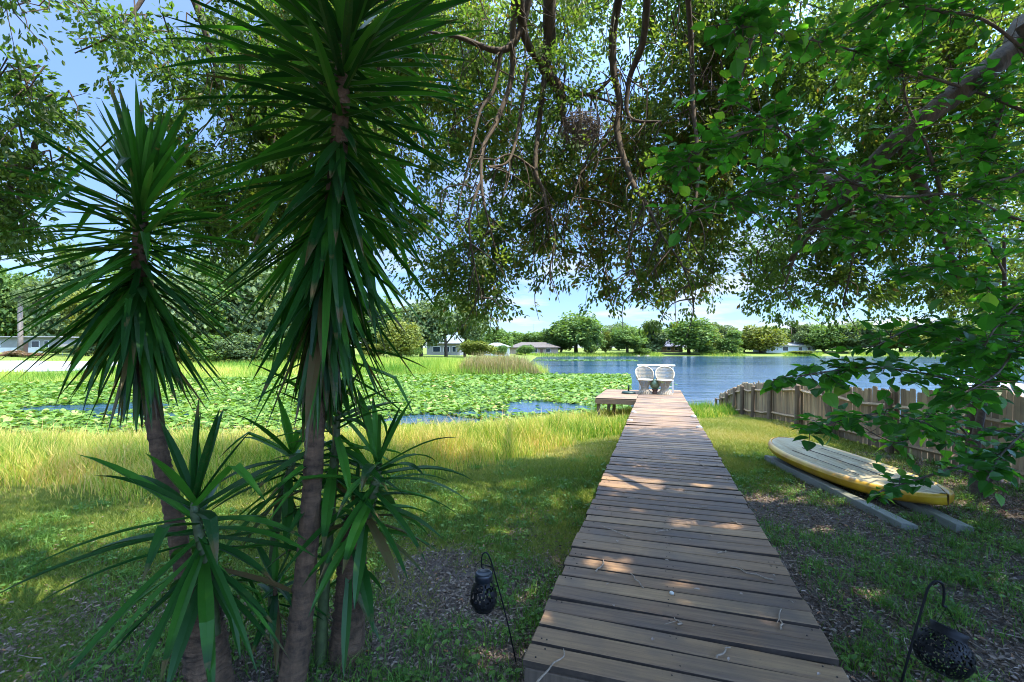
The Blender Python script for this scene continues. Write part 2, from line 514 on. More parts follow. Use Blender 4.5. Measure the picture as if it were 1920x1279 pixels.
g = MB(); g.add(np.stack([XX, YY, ZZ], -1).reshape(-1, 3), Qg, var=lushness(XX, YY).ravel())
t = NT('ground_soil_and_turf')
v = t.coord()
n1 = t.noise(v, 3.2, 6, .7); n2 = t.noise(v, 26, 5, .75); n3 = t.noise(v, 140, 3, .7)
litter = t.ramp(n3, [(.28, (.05, .038, .03)), (.5, (.13, .105, .085)), (.7, (.24, .205, .18))])
turf = t.ramp(t.math('ADD', t.math('MULTIPLY', n2, .7), t.math('MULTIPLY', n1, .35)), [(.3, (.055, .10, .016)), (.52, (.13, .175, .03)), (.72, (.25, .235, .07))])
f = t.math('ADD', t.attr(), t.math('MULTIPLY', t.math('SUBTRACT', n2, .5), .9))
t.col(t.mix(t.ramp(f, [(.35, (0, 0, 0)), (.65, (1, 1, 1))]), litter, turf))
t.p.inputs['Roughness'].default_value = .95; t.p.inputs['Specular IOR Level'].default_value = .15
t.bump(n3, .8, .02)
tag(g.build('ground', t.m, smooth=True), kind='structure')

t = NT('lake_water')
t.col((.012, .040, .075)); t.p.inputs['Roughness'].default_value = .12; t.p.inputs['IOR'].default_value = 1.25
t.p.inputs['Specular IOR Level'].default_value = .6
a = t.noise(t.coord((.7, 1.6, 1)), .9, 4, .55); b = t.noise(t.coord((.02, .10, 1)), 1.0, 3, .5)
t.bump(t.math('MULTIPLY', a, t.ramp(b, [(.35, (.05, .05, .05)), (.6, (1, 1, 1))])), .75, .16)
wm_ = MB(); wm_.add([(-400, 8, ZW), (400, 8, ZW), (400, 420, ZW), (-400, 420, ZW)], [[0, 1, 2, 3]])
tag(wm_.build('lake_water', t.m), kind='structure')

# pale sandy bank on the left
sx, sy = np.meshgrid(np.linspace(-95, -44, 60), np.linspace(0, 1, 16))
sy0 = np.interp(sx, [-95, -60, -45, -28], [44, 44, 46, 50]) + .6*wob(sx*.3, sx*.2)
sy1 = np.interp(sx, [-95, -60, -45, -28], [63, 62, 62, 52]) + .8*wob(sx*.23+1, sx*.3)
yy = sy0+(sy1-sy0)*sy
sb = MB(); ii = np.arange(60*16).reshape(16, 60)
sb.add(np.stack([sx, yy, gz(sx, yy)+.03], -1).reshape(-1, 3), np.stack([ii[:-1, :-1], ii[:-1, 1:], ii[1:, 1:], ii[1:, :-1]], -1).reshape(-1, 4))
tag(sb.build('sandy_path', plain('pale_sand', (.23, .22, .22), .9, 0, 1.5, .25), smooth=True), kind='structure')

# ------------------------------------------------------------------ shade map (where the photo's sun falls)
LITB = (np.array([-14, -8, -3, -1.5, 0, 1.2, 1.6, 3.3, 3.5, 4.3, 5.0, 7, 12, 30]), np.array([3.9, 4.2, 4.6, 5.5, 6.7, 7.4, 9.0, 9.3, 7.0, 6.8, 8.0, 9, 10, 11]))
PATCH = [(1.33, 5.3, .42, .33), (1.13, 5.55, .3, .2), (1.45, 4.08, .20, .16), (1.83, 4.02, .18, .13), (1.2, 4.4, .15, .1), (.62, 3.3, .25, .12), (1.72, 4.35, .12, .08),
         (-3.5, 3.3, .4, .22), (-3.9, 4.2, .4, .2), (-.75, 5.8, .55, .3), (-1.2, 5.0, .3, .2), (.1, 5.9, .3, .25), (-.1, 4.4, .2, .12), (-2.6, 2.7, .3, .15), (.0, 2.6, .22, .1), (.15, 3.25, .2, .1), (.3, 1.95, .2, .1),
         (2.6, 3.3, .2, .1), (3.0, 4.4, .25, .12), (.75, 2.0, .2, .12), (1.1, 3.0, .2, .08), (-1.3, 3.6, .3, .14), (5.4, 8.6, .4, .3)]
sh = np.array(SUN)/SUN.z


def shadow(p, z0=.1):
    k = (p[..., 2]-z0)[..., None]
    q = p - sh*k
    return q[..., 0], q[..., 1]


def in_lit(p):
    x, y = shadow(p)
    return y > np.interp(x, *LITB)+.35*wob(x*2.1, y*1.7)


def in_patch(p):
    x, y = shadow(p)
    r = np.zeros(x.shape, bool)
    for (a, b, c, d) in PATCH:
        r |= ((x-a)/c)**2+((y-b)/d)**2 < 1
    return r


# ------------------------------------------------------------------ boardwalk
DZ = -math.atan(.32)
deck = thing('boardwalk', 'long weathered plank boardwalk running down to the lake with a side platform', 'boardwalk', (.053, 2.253, .25))
deck.rotation_euler = (math.atan(-.0078), 0, DZ)
WD = 1.493
mb = MB(); y = 0.
k = 0
pitch = .152
while y < 16.9:
    wv = R.uniform(.2, .9); dz = R.normal(0, .002)
    x0 = R.normal(0, .006); x1 = WD+R.normal(0, .007)
    ang = R.normal(0, .0025)
    rot = Matrix.Rotation(ang, 3, 'Z') @ Matrix.Rotation(R.normal(0, .006), 3, 'Y')
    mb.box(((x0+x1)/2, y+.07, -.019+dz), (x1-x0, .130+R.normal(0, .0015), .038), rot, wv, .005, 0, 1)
    for sx_ in (.05, .085, .70, .735, WD-.09, WD-.05):
        mb.lathe([(.0045, .0012), (.0048, -.002)], (sx_+R.normal(0, .006), y+.07+R.choice([-.035, .035])+R.normal(0, .006), dz), 7, var=.5, m=1)
        mb.t.append(np.array([[mb.n-14, mb.n-14+j, mb.n-14+j+1] for j in range(1, 6)])); mb.tm.append(np.full(5, 1))
    y += pitch
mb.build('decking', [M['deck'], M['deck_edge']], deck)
pf = MB(); y = 12.92
while y < 16.35:
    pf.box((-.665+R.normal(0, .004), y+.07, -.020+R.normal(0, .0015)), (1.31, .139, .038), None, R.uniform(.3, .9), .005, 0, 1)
    y += pitch
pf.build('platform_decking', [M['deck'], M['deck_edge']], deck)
for (x, w) in ((.05, .045), (.72, .045), (WD-.05, .045)):
    s_ = MB(); s_.box((x, 8.45, -.110), (w, 16.7, .138), None, .4); s_.build('stringer', M['deckside'], deck)
s_ = MB(); s_.box((WD/2, .018, -.108), (WD-.02, .04, .132), None, .1, .004); s_.build('end_board', M['fencepost'], deck)
s_ = MB(); s_.box((-.66, 12.93, -.12), (1.30, .04, .155), None, .5, .004); s_.build('fascia', M['deckside'], deck)
s_ = MB(); s_.box((-1.30, 14.62, -.121), (.04, 3.34, .157), None, .5, .004); s_.build('fascia', M['deckside'], deck)
for (x, y, bz) in ((-1.22, 13.03, 1.25), (-.80, 13.95, 1.35), (-1.2, 16.1, 1.9), (.15, 13.4, 1.3), (1.3, 13.4, 1.3), (.15, 16.6, 1.9), (1.35, 16.6, 1.9), (.15, 9, .6), (1.35, 9, .6), (.15, 5, .42), (1.35, 5, .42), (.15, .6, .36), (1.35, .6, .36)):
    s_ = MB(); s_.box((x, y, -.1-bz/2), (.105, .105, bz-.1), None, R.uniform(.2, .6), .006); s_.build('post', M['fencepost'], deck)
dm = Matrix.Translation(deck.location) @ deck.rotation_euler.to_matrix().to_4x4()


def D(x, y, z=0.):
    return np.array(dm @ Vector((x, y, z)))


def on_deck(x, y):
    q = np.stack([np.asarray(x)-.053, np.asarray(y)-2.253], -1)
    c, s = math.cos(DZ), math.sin(DZ)
    lx = q[..., 0]*c+q[..., 1]*s; ly = -q[..., 0]*s+q[..., 1]*c
    return ((lx > -.03) & (lx < WD+.03) & (ly > -.03) & (ly < 17.0)), lx, ly


# small solar deck lights along the boardwalk edges
for (x, y, lb) in ((.06, 8.1, 'small grey dome light on the left boardwalk edge, nearer of the pair'), (.07, 9.55, 'small grey dome light on the left boardwalk edge, nearer the platform'),
                   (WD-.07, 7.6, 'small grey dome light on the right boardwalk edge, nearer of the pair'), (WD-.06, 9.2, 'small grey dome light on the right boardwalk edge, nearer the chairs')):
    m_ = MB(); m_.lathe([(.002, .045), (.03, .043), (.055, .03), (.065, .012), (.066, .0)], D(x, y, .001), 16, var=.6)
    o = m_.build('deck_light', M['light_grey'], smooth=True); tag(o, lb, 'deck light', 'solar lights along the boardwalk')

# twigs, leaves and a stone on the planks
for i in range(16):
    x, y = [(.30, 1.75), (1.1, 1.6), (.75, .55), (.95, .35), (1.25, 1.3), (.5, .95), (1.3, .75), (.15, -.03), (.7, 1.9), (1.0, 2.6), (.4, 2.7), (.9, 3.6), (1.2, 4.4), (.5, 4.6), (1.3, 2.3), (.25, 1.1)][i]
    a = R.uniform(0, 3.1); L = R.uniform(.07, .26) if i else .32
    if i == 0: a = 2.5
    if i == 7: a, L = 1.3, .3
    pts = []
    for s in np.linspace(-.5, .5, 6):
        pts.append(D(x+math.cos(a)*s*L+R.normal(0, .008), y+math.sin(a)*s*L+R.normal(0, .008), .006+abs(R.normal(0, .003))))
    m_ = MB(); m_.tube(smoothpath(pts, 3), np.linspace(.0055, .0028, 16), 5, .5)
    if i % 2 == 0:
        p = np.array(pts[3]); q_ = D(x+R.normal(0, .05), y+R.normal(0, .05), .012); m_.tube([p, q_], [.0022, .0012], 4)
    o = m_.build('fallen_twig', plain('dry_twig', (.27, .21, .15), .85, 0, 40, .4) if i == 0 else bpy.data.materials['dry_twig'])
    tag(o, 'thin dry grey twig lying on the boardwalk planks', 'twig', 'twigs fallen on the boardwalk')
for i in range(46):
    x, y = R.uniform(.05, WD-.05), R.uniform(.05, 1)**1.0*5.5
    m_ = MB(); p = D(x, y, .006+R.uniform(0, .004))
    a = R.uniform(0, 6.28)
    leaves(m_, p[None], np.array([[math.cos(a), math.sin(a), R.normal(0, .15)]]), np.array([[R.normal(0, .3), R.normal(0, .3), 1.]]), R.uniform(.018, .042), R.uniform(.009, .018), R.uniform(.1, .9), .5)
    o = m_.build('fallen_leaf', M['litter']); tag(o, 'small dry leaf lying on the boardwalk planks', 'leaf', 'leaves fallen on the boardwalk')
m_ = MB(); m_.lathe([(.001, .018), (.01, .016), (.015, .009), (.012, .001), (.001, 0)], D(.72, .86, .001), 10)
tag(m_.build('pebble', M['stone'], smooth=True), 'small pale round pebble on the near boardwalk planks', 'pebble')


# ------------------------------------------------------------------ chairs, table and pots on the end of the boardwalk
def wicker_chair(x, y, rz, label):
    p = D(x, y)
    t = thing('wicker_chair', label, 'chair', p, DZ+rz, 'white wicker chairs on the boardwalk')
    b = MB()
    # flared foot, waist and seat drum woven from hoops and uprights
    prof = [(.26, .0), (.235, .06), (.15, .14), (.12, .20), (.145, .30), (.22, .45), (.26, .52)]
    n = 20
    for j in range(n):
        a = 2*math.pi*j/n
        b.tube([(math.cos(a)*r, math.sin(a)*r, z) for r, z in prof], .009, 4, cap=False)
    hp = np.array([(np.interp(z, [q[1] for q in prof], [q[0] for q in prof]), z) for z in np.linspace(.01, .515, 15)])
    for r, z in hp:
        an = np.linspace(0, 2*math.pi, 25)
        b.tube(np.stack([np.cos(an)*r, np.sin(an)*r, np.full(25, z)], 1), .007, 4, cap=False)
    b.build('base', M['wicker'], t, True)
    s = MB(); s.lathe([(.001, .525), (.20, .53), (.275, .525), (.295, .505), (.285, .485), (.001, .48)], n=28); s.build('seat', M['white_wicker_seat'], t, True)
    k = MB()
    # rounded back shell on the +y... facing the lake; arms sweep round the sides
    th = np.linspace(-1.9, 1.9, 34)
    top = .53+.44*np.cos(np.clip(th*.80, -1.55, 1.55))**.9
    def ringpt(a, z): rr = .28+.07*(z-.52)/.4; return (math.sin(a)*rr, math.cos(a)*rr, z)
    for a, zt in zip(th, top):
        k.tube([ringpt(a, z) for z in np.linspace(.51, zt, 5)], .008, 4, cap=False)
    for z in np.arange(.54, .95, .05):
        run = [ringpt(a, z) for a, zt in zip(th, top) if zt >= z]
        if len(run) > 2: k.tube(run, .007, 4, cap=False)
    k.tube([ringpt(a, zt) for a, zt in zip(th, top)], .02, 8)
    k.build('backrest', M['wicker'], t, True)
    return t


wicker_chair(.20, 14.9, .22, 'white wicker chair with hourglass base, nearer the side platform')
wicker_chair(.88, 14.85, .02, 'white wicker chair with hourglass base, beside the open lake edge')
tb = thing('bar_table', 'tall white table with slim legs behind the two wicker chairs', 'table', D(.55, 15.6), DZ)
m_ = MB(); m_.box((.03, 0, 1.0), (1.34, .55, .05), None, .5, .01); m_.build('table_top', M['white'], tb)
for x in (-.55, .62):
    for y in (-.22, .22):
        m_ = MB(); m_.box((x, y, .4875), (.05, .05, .975), None, .5, .006); m_.build('leg', M['white'], tb)
m_ = MB(); m_.box((.035, .2, .2), (1.10, .035, .05), None, .5, .004); m_.build('stretcher', M['white'], tb)
m_ = MB(); m_.box((.035, -.22, .90), (1.11, .03, .09), None, .5, .004); m_.build('apron', M['white'], tb)
pt = thing('planter', 'rounded green pot on a dark brown foot between the wicker chairs', 'planter', D(.55, 14.95), 0)
m_ = MB(); m_.lathe([(.001, 0), (.12, 0), (.13, .03), (.07, .09), (.11, .15), (.12, .17), (.001, .17)], n=20); m_.build('foot', M['brown_pot'], pt, True)
m_ = MB(); m_.lathe([(.001, .17), (.08, .172), (.15, .25), (.19, .34), (.17, .42), (.10, .48), (.085, .53), (.001, .54)], n=20); m_.build('bowl', M['green_pot'], pt, True)
ub = thing('umbrella_base', 'dark green round umbrella base with short upright tube on the side platform', 'umbrella base', D(-.36, 14.75), 0)
m_ = MB(); m_.lathe([(.001, .0), (.24, 0), (.25, .03), (.22, .075), (.06, .09), (.001, .09)], n=24); m_.build('foot', M['dark_green'], ub, True)
m_ = MB(); m_.lathe([(.001, .09), (.032, .09), (.032, .30), (.026, .31), (.001, .31)], n=14); m_.build('tube', M['dark_green'], ub, True)
m_ = MB(); m_.tube([(.03, 0, .22), (.09, 0, .22), (.11, .0, .25)], .01, 6); m_.build('knob', M['dark_green'], ub)

# ------------------------------------------------------------------ fence
FP = np.array([(5.9, 2.2), (6.3, 4.4), (6.48, 6.2), (6.5, 9.0), (6.55, 10.2), (6.62, 11.4), (6.85, 12.7), (7.4, 14.7), (8.1, 17.2), (8.95, 20.0)])
fence = thing('picket_fence', 'weathered wooden picket fence sagging along the right side of the lawn', 'fence', (6.3, 4.4, 0))
seg = np.hypot(*np.diff(FP, axis=0).T); cs = np.concatenate([[0], np.cumsum(seg)])


def fpt(s):
    return np.array([np.interp(s, cs, FP[:, 0]), np.interp(s, cs, FP[:, 1])])


def off(p):  # into the parent's space
    return p-np.array([6.3, 4.4, 0])


posts = list(np.arange(.3, cs[-1], 1.32))
ptops = []
for i, s in enumerate(posts):
    p = fpt(s); z = float(gz(*p)); hh = .96+.12*np.clip((9.5-p[1])/3, 0, 1)+R.normal(0, .03)-.04*max(0, s-9)*.3
    ln = np.array([R.normal(0, .02), R.normal(0, .03)])
    if abs(p[1]-8.8) < .7: ln = np.array([-.05, .26])
    lo = np.array([p[0]-.06, p[1], z-.2]); hi = np.array([p[0]-.06+ln[0], p[1]+ln[1], z+hh])
    m_ = MB(); m_.tube([off(lo), off(lo*.4+hi*.6), off(hi-[0, 0, .03]), off(hi)], [.062, .058, .055, .03], 8, R.uniform(.1, .8), True, .05)
    m_.build('post', M['fencepost'], fence)
    ptops.append((p, z))
for i in range(len(posts)-1):
    s0, s1 = posts[i], posts[i+1]
    for hz in (.2, .82):
        P = []
        for f_ in np.linspace(0, 1, 5):
            p = fpt(s0+(s1-s0)*f_); P.append(off(np.array([p[0]-.005, p[1], float(gz(*p))+hz-.04*math.sin(f_*3.14)*(1 if hz > .5 else .3)+R.normal(0, .008)])))
        m_ = MB(); m_.tube(P, .034, 4, R.uniform(.2, .9)); m_.build('rail', M['fence'], fence)
    m_ = MB(); s = s0
    sag = R.uniform(.0, .025); lean = R.normal(0, .03)
    while s < s1-.02:
        p = fpt(s); q = fpt(s+.05); z = float(gz(*p)); tg = (q-p)/np.linalg.norm(q-p)
        h = 1.0+.16*np.clip((9.5-p[1])/3, 0, 1)+R.normal(0, .02)-sag*math.sin((s-s0)/(s1-s0)*3.14)
        an = math.atan2(tg[1], tg[0])
        rot = Matrix.Rotation(an, 3, 'Z') @ Matrix.Rotation(lean+R.normal(0, .02), 3, 'Y')
        wv = R.uniform(0, 1); w = R.uniform(.078, .098)
        bz = z+R.uniform(.0, .05)
        c = off(np.array([p[0]+.045, p[1], bz+h/2]))
        if R.random() > .008:
            x, y_ = w/2, .009; hh = h/2
            v = np.array([[-x,-y_,-hh],[x,-y_,-hh],[x,y_,-hh],[-x,y_,-hh],[-x,-y_,hh-.02],[x,-y_,hh-.02],[x,y_,hh-.02],[-x,y_,hh-.02],[-x*.75,-y_,hh],[x*.75,-y_,hh],[x*.75,y_,hh],[-x*.75,y_,hh]])
            qd = [[0,3,2,1],[0,1,5,4],[1,2,6,5],[2,3,7,6],[3,0,4,7],[4,5,9,8],[5,6,10,9],[6,7,11,10],[7,4,8,11],[8,9,10,11]]
            m_.add(v @ np.array(rot).T + c, qd, var=wv)
        s += w+R.uniform(.003, .018)
    m_.build('picket_panel', M['fence'], fence)

# ------------------------------------------------------------------ old board on planks
bd = thing('paddle_board', 'old yellow rimmed paddle board with weathered white deck lying beside the fence', 'paddle board', (4.38, 6.0, .235))
L2 = 1.36
ys = np.concatenate([np.linspace(-1, -.8, 8), np.linspace(-.72, .72, 12), np.linspace(.8, 1, 8)])
hull, top = MB(), MB()
rings = []
for u in ys:
    hw = .46*(max(0, 1-abs(u)**(3.4 if u > 0 else 2.5)))**(.5)*(1-.10*max(0, -u)); hw = max(hw, .012)
    tk = .17*(.45+.55*(1-abs(u)**3)); rk = .05*abs(u)**3
    a = np.linspace(0, math.pi, 11)
    xs = -np.cos(a)*hw; zs = -np.sin(a)**.7*tk
    rings.append((np.stack([xs, np.full(11, u*L2), zs+rk], 1), hw, rk, tk))
V = np.concatenate([r[0] for r in rings]); nr = len(rings)
hull.add(V, [[i*11+j, (i+1)*11+j, (i+1)*11+j+1, i*11+j+1] for i in range(nr-1) for j in range(10)])
# rounded rail above, then the flat deck inside it
tp, dk = [], []
for (_, hw, rk, tk), u in zip(rings, ys):
    f_ = .80-.55*max(0, (-u-.72)/.28)**1.5
    pr = [(-1, 0), (-.97, .026), (-f_-.09, .040), (-f_, .032)]
    row = [(p*hw, u*L2, rk+z) for p, z in pr]+[(-p*hw, u*L2, rk+z) for p, z in pr[::-1]]
    tp.append(row)
    x8 = np.linspace(-f_, f_, 9)
    dk.append([(x*hw, u*L2*.985, rk+.0305+.010*(1-(x/.82)**2)-.012*math.exp(-(x/.12)**2)-.008*math.exp(-((abs(x)-.5)/.08)**2)) for x in x8])
V = np.array(tp).reshape(-1, 3)
hull.add(V, [[i*8+j, i*8+j+1, (i+1)*8+j+1, (i+1)*8+j] for i in range(nr-1) for j in (0, 1, 2, 4, 5, 6)])
top.add(np.array(dk).reshape(-1, 3), [[i*9+j, i*9+j+1, (i+1)*9+j+1, (i+1)*9+j] for i in range(nr-1) for j in range(8)])
hull.build('hull', M['yellow'], bd, True); top.build('deck', M['board_deck'], bd, True)
m_ = MB(); m_.tube([(.0, -.55, .045), (.0, .1, .05), (.0, .8, .045)], .006, 5); m_.tube([(-.22, -.5, .047), (-.22, .7, .047)], .004, 5); m_.tube([(.22, -.5, .047), (.22, .7, .047)], .004, 5)
m_.build('deck_line', M['twig'], bd)
bd.rotation_euler = (math.radians(1.2), math.radians(-3.5), math.radians(3))
for (a, b, lb) in (((4.07, 7.2), (3.84, 4.40), 'long grey timber plank under the lawn side of the paddle board'), ((4.75, 7.0), (4.30, 4.32), 'grey timber plank under the fence side of the paddle board')):
    a = np.array(a); b = np.array(b); c = (a+b)/2; L = np.linalg.norm(b-a)
    m_ = MB(); m_.box((0, 0, 0), (.15, L, .11), None, .5, .006)
    o = m_.build('plank', M['grey_plank']); o.location = (c[0], c[1], float(gz(*c))+.025); o.rotation_euler = (0, .12, math.atan2(-(b-a)[0], (b-a)[1])+math.pi)
    tag(o, lb, 'plank', 'planks under the paddle board')


# ------------------------------------------------------------------ lanterns on hooks
def filigree(prof, n, c, rot=None):
    b = MB(); cells = R.random((len(prof), n)) < .56
    b.lathe(prof, c, n, rot, keep=lambda i, j: bool(cells[i, j]))
    b.lathe([(r*.965, z) for r, z in prof], c, n, rot, keep=lambda i, j: bool(cells[i, j]))
    return b


ln = thing('hanging_lantern', 'small dark filigree jar lantern with blue black solar cap hanging left of the boardwalk', 'lantern', W(907, 1140, 2.5))
rp = [(.052, .0), (.066, .018), (.073, .04), (.074, .07), (.068, .10), (.056, .13), (.042, .155)]
prof = [(np.interp(z, [q[1] for q in rp], [q[0] for q in rp]), z) for z in np.linspace(0, .155, 15)]
filigree(prof, 40, (0, 0, 0)).build('body', M['iron'], ln)
m_ = MB(); m_.lathe([(.001, .003), (.052, 0), (.051, -.006), (.001, -.006)], n=24); m_.build('base', M['iron'], ln)
m_ = MB(); m_.lathe([(.044, .15), (.049, .155), (.049, .185), (.044, .195), (.034, .196), (.032, .192), (.001, .192)], n=24); m_.build('solar_cap', M['cap'], ln, True)
m_ = MB(); m_.tube(smoothpath([(-.046, 0, .17), (-.045, 0, .23), (.0, 0, .265), (.045, 0, .23), (.046, 0, .17)], 5), .0018, 5); m_.build('handle', M['iron'], ln)
hk = thing('garden_hook', 'thin leaning black shepherd hook left of the boardwalk', 'garden hook', (W(972, 1247, 2.55)))
b0 = W(972, 1247, 2.55); P = [W(972, 1262, 2.55), W(950, 1160, 2.53), W(926, 1070, 2.51), W(918, 1045, 2.5), W(911, 1036, 2.5), W(904, 1042, 2.5), W(903, 1062, 2.5), W(908, 1066, 2.5)]
m_ = MB(); m_.tube(smoothpath(P, 6)-b0, .0042, 6); m_.build('rod', M['iron'], hk)
m_ = MB(); m_.tube([W(924, 1064, 2.51)-b0, W(904, 1058, 2.5)-b0], .003, 5); m_.build('cross_bar', M['iron'], hk)
lc = W(1768, 1222, 2.36)
l2 = thing('hanging_lantern', 'wide squat black filigree lantern tilted open towards the boardwalk, by its right side', 'lantern', lc)
tilt = Matrix.Rotation(math.radians(24), 3, 'Y') @ Matrix.Rotation(math.radians(-8), 3, 'X')
rp = [(.055, -.10), (.09, -.085), (.115, -.05), (.124, -.01), (.118, .03), (.10, .065), (.075, .085)]
prof = [(np.interp(z, [q[1] for q in rp], [q[0] for q in rp]), z) for z in np.linspace(-.10, .085, 27)]
filigree(prof, 84, (0, 0, 0), tilt).build('body', M['iron'], l2)
m_ = MB(); m_.lathe([(.001, -.102), (.057, -.102), (.057, -.096), (.001, -.096)], n=24, rot=tilt); m_.build('base', M['iron'], l2)
m_ = MB(); m_.lathe([(.077, .082), (.073, .10), (.078, .125), (.072, .127), (.067, .10), (.071, .082)], n=30, rot=tilt); m_.build('neck', M['iron'], l2, True)
m_ = MB(); tv = lambda p: np.array(tilt @ Vector(p)); hkp = W(1775, 1138, 2.36)-lc
m_.tube([tv((-.075, 0, .11)), hkp, tv((.075, 0, .11))], .0018, 5); m_.build('handle', M['iron'], l2)
b0 = W(1687, 1292, 2.36); h2 = thing('garden_hook', 'black shepherd hook holding the squat lantern right of the boardwalk', 'garden hook', b0)
P = [W(1684, 1305, 2.36), W(1705, 1225, 2.36), W(1733, 1125, 2.36), W(1742, 1100, 2.36), W(1755, 1090, 2.36), W(1768, 1097, 2.36), W(1770, 1120, 2.36), W(1768, 1135, 2.36), W(1775, 1138, 2.36)]
m_ = MB(); m_.tube(smoothpath(P, 6)-b0, .0058, 7); m_.build('rod', M['iron'], h2)


# ------------------------------------------------------------------ yuccas
def yucca_head(mb, path, n, L, Wd, el0, el1, droop=.25, bias=1.0, seed=0, thin=1.0):
    """n strap leaves along a stem path, from hanging (el1) at its foot to upright (el0) at its tip"""
    P = smoothpath(path, 8); m = len(P)
    for i in range(n):
        u = (i+.5)/n
        s = u**bias; f = s*(m-1); j = min(int(f), m-2); p = P[j]+(P[j+1]-P[j])*(f-j)
        az = i*2.39996+R.normal(0, .25)
        el = np.interp(u, [0, .5, .82, 1], [el1, el1*.38, .32*el0, el0])+R.normal(0, .22)
        l = L*R.uniform(.75, 1.12)*(1 if u < .86 else .76)*(.82+.18*min(1, u/.35)); w = Wd*R.uniform(.65, 1.3)
        kink = R.random() < .11
        d = np.array([math.cos(az)*math.cos(el), math.sin(az)*math.cos(el), math.sin(el)])
        side = unit(np.cross(d, [0, 0, 1.])+1e-6)
        ns = 7; c = p+d*.015; pts, q = [], []
        prof = [.75, .80, .95, 1.0, .92, .72, .42, .0]
        nv = .12+.85*R.random()**1.3
        if u < .16 and R.random() < .5: nv = R.uniform(.0, .1)
        va = []
        dd = d.copy()
        for k in range(ns+1):
            up = np.cross(side, dd)
            w_ = w*prof[k]*.5
            pts += [c-side*w_+up*w_*.45, c, c+side*w_+up*w_*.45]
            va += [nv]*3 if k < ns-1 or R.random() > .5 else [R.uniform(0, .12)]*3
            g_ = droop*(k/ns)*.5*(1.1-abs(dd[2]))
            if kink and k == 4: g_ = 1.2
            dd = unit(dd+np.array([0, 0, -g_]))
            c = c+dd*l/ns
            side = unit(side-dd*np.dot(side, dd))
        for k in range(ns):
            a = k*3
            q += [[a, a+1, a+4, a+3], [a+1, a+2, a+5, a+4]]
        mb.add(np.array(pts), q, var=np.array(va))


def ypath(pts, d):
    return [W(x, y, d if np.isscalar(d) else dd) for (x, y), dd in zip(pts, [d]*len(pts) if np.isscalar(d) else d)]


def trunk_mesh(path, rad, n=16, wobble=.035):
    P = smoothpath(path, 26); r = np.interp(np.linspace(0, 1, len(P)), np.linspace(0, 1, len(rad)), rad)
    st_ = np.concatenate([[0], np.cumsum(np.linalg.norm(np.diff(P, axis=0), axis=1))])
    ph = st_/.021+.6*np.sin(st_*9); r = r*(1+.075*((ph % 1)-.5)*(.5+R.random(len(P))))
    b = MB(); b.tube(P, r, n, .5, True, wobble); return b


r_ = math.radians
# left yucca: leaning trunk with one big head and a young head on the shared stump
y1 = thing('yucca_tree', 'leaning yucca with a single shaggy head, leftmost, and a young head at its stump', 'yucca', (-1.5, 2.5, 0))
o_ = np.array([-1.5, 2.5, 0])


def ybuild(mb, name, mat, root, o, smooth=False):
    mb.v = [v-o for v in mb.v]
    return mb.build(name, mat, root, smooth)


ybuild(trunk_mesh(ypath([(372, 1310), (352, 1120), (325, 960), (300, 850), (282, 740), (266, 640), (262, 520), (264, 400), (266, 350)], 2.55), [.055, .05, .046, .043, .042, .041, .039, .034, .02]), 'trunk', M['ybark'], y1, o_, True)
ybuild(trunk_mesh(ypath([(400, 1330), (392, 1260), (385, 1200), (378, 1150), (374, 1128)], 2.28), [.105, .095, .09, .08, .05], 16, .08), 'stump', M['ybark'], y1, o_, True)
ybuild(trunk_mesh(ypath([(402, 1190), (392, 1080), (378, 1020), (366, 960), (364, 940)], 2.2), [.03, .026, .024, .022, .012], 10), 'side_stem', M['stem'], y1, o_, True)
m_ = MB(); yucca_head(m_, ypath([(264, 615), (262, 500), (266, 345)], 2.55), 310, .68, .040, r_(86), r_(-84), .16, .95)
ybuild(m_, 'crown', M['yucca'], y1, o_)
m_ = MB(); yucca_head(m_, ypath([(388, 1080), (375, 1010), (364, 935)], 2.2), 56, .64, .050, r_(86), r_(-38), .30, 1.0)
ybuild(m_, 'crown', M['yucca'], y1, o_)
# tall central yucca
y2 = thing('yucca_tree', 'tallest yucca with long dark shaggy head reaching out of the frame top', 'yucca', (-1.1, 2.4, 0))
o_ = np.array([-1.1, 2.4, 0])
ybuild(trunk_mesh(ypath([(540, 1320), (560, 1200), (574, 1060), (586, 900), (592, 780), (598, 650), (612, 500), (632, 320), (642, 150), (648, 20)], 2.35), [.076, .062, .052, .047, .046, .046, .045, .043, .04, .02]), 'trunk', M['ybark'], y2, o_, True)
m_ = MB(); yucca_head(m_, ypath([(606, 590), (614, 480), (634, 310), (646, 110), (650, 30)], 2.35), 470, .78, .045, r_(84), r_(-86), .14, .92)
ybuild(m_, 'crown', M['yucca'], y2, o_)
# stout trunk behind with several young heads
y3 = thing('yucca_tree', 'stout stumpy yucca trunk with several young leafy heads behind the tallest one', 'yucca', (-.95, 2.6, 0))
o_ = np.array([-.95, 2.6, 0])
ybuild(trunk_mesh(ypath([(640, 1330), (648, 1240), (655, 1150), (660, 1060), (664, 985), (668, 960)], 2.6), [.10, .094, .086, .076, .066, .035], 18, .06), 'trunk', M['ybark'], y3, o_, True)
for pth, rad, d in (([(600, 1270), (607, 1120), (620, 950), (628, 850), (634, 770)], [.035, .03, .028, .024, .014], 2.55), ([(662, 1010), (690, 960), (705, 900), (712, 870)], [.035, .03, .024, .014], 2.5), ([(515, 1230), (512, 1080), (520, 960), (545, 880), (548, 850)], [.03, .026, .024, .022, .014], 2.75)):
    ybuild(trunk_mesh(ypath(pth, d), rad, 10), 'side_stem', M['stem'], y3, o_, True)
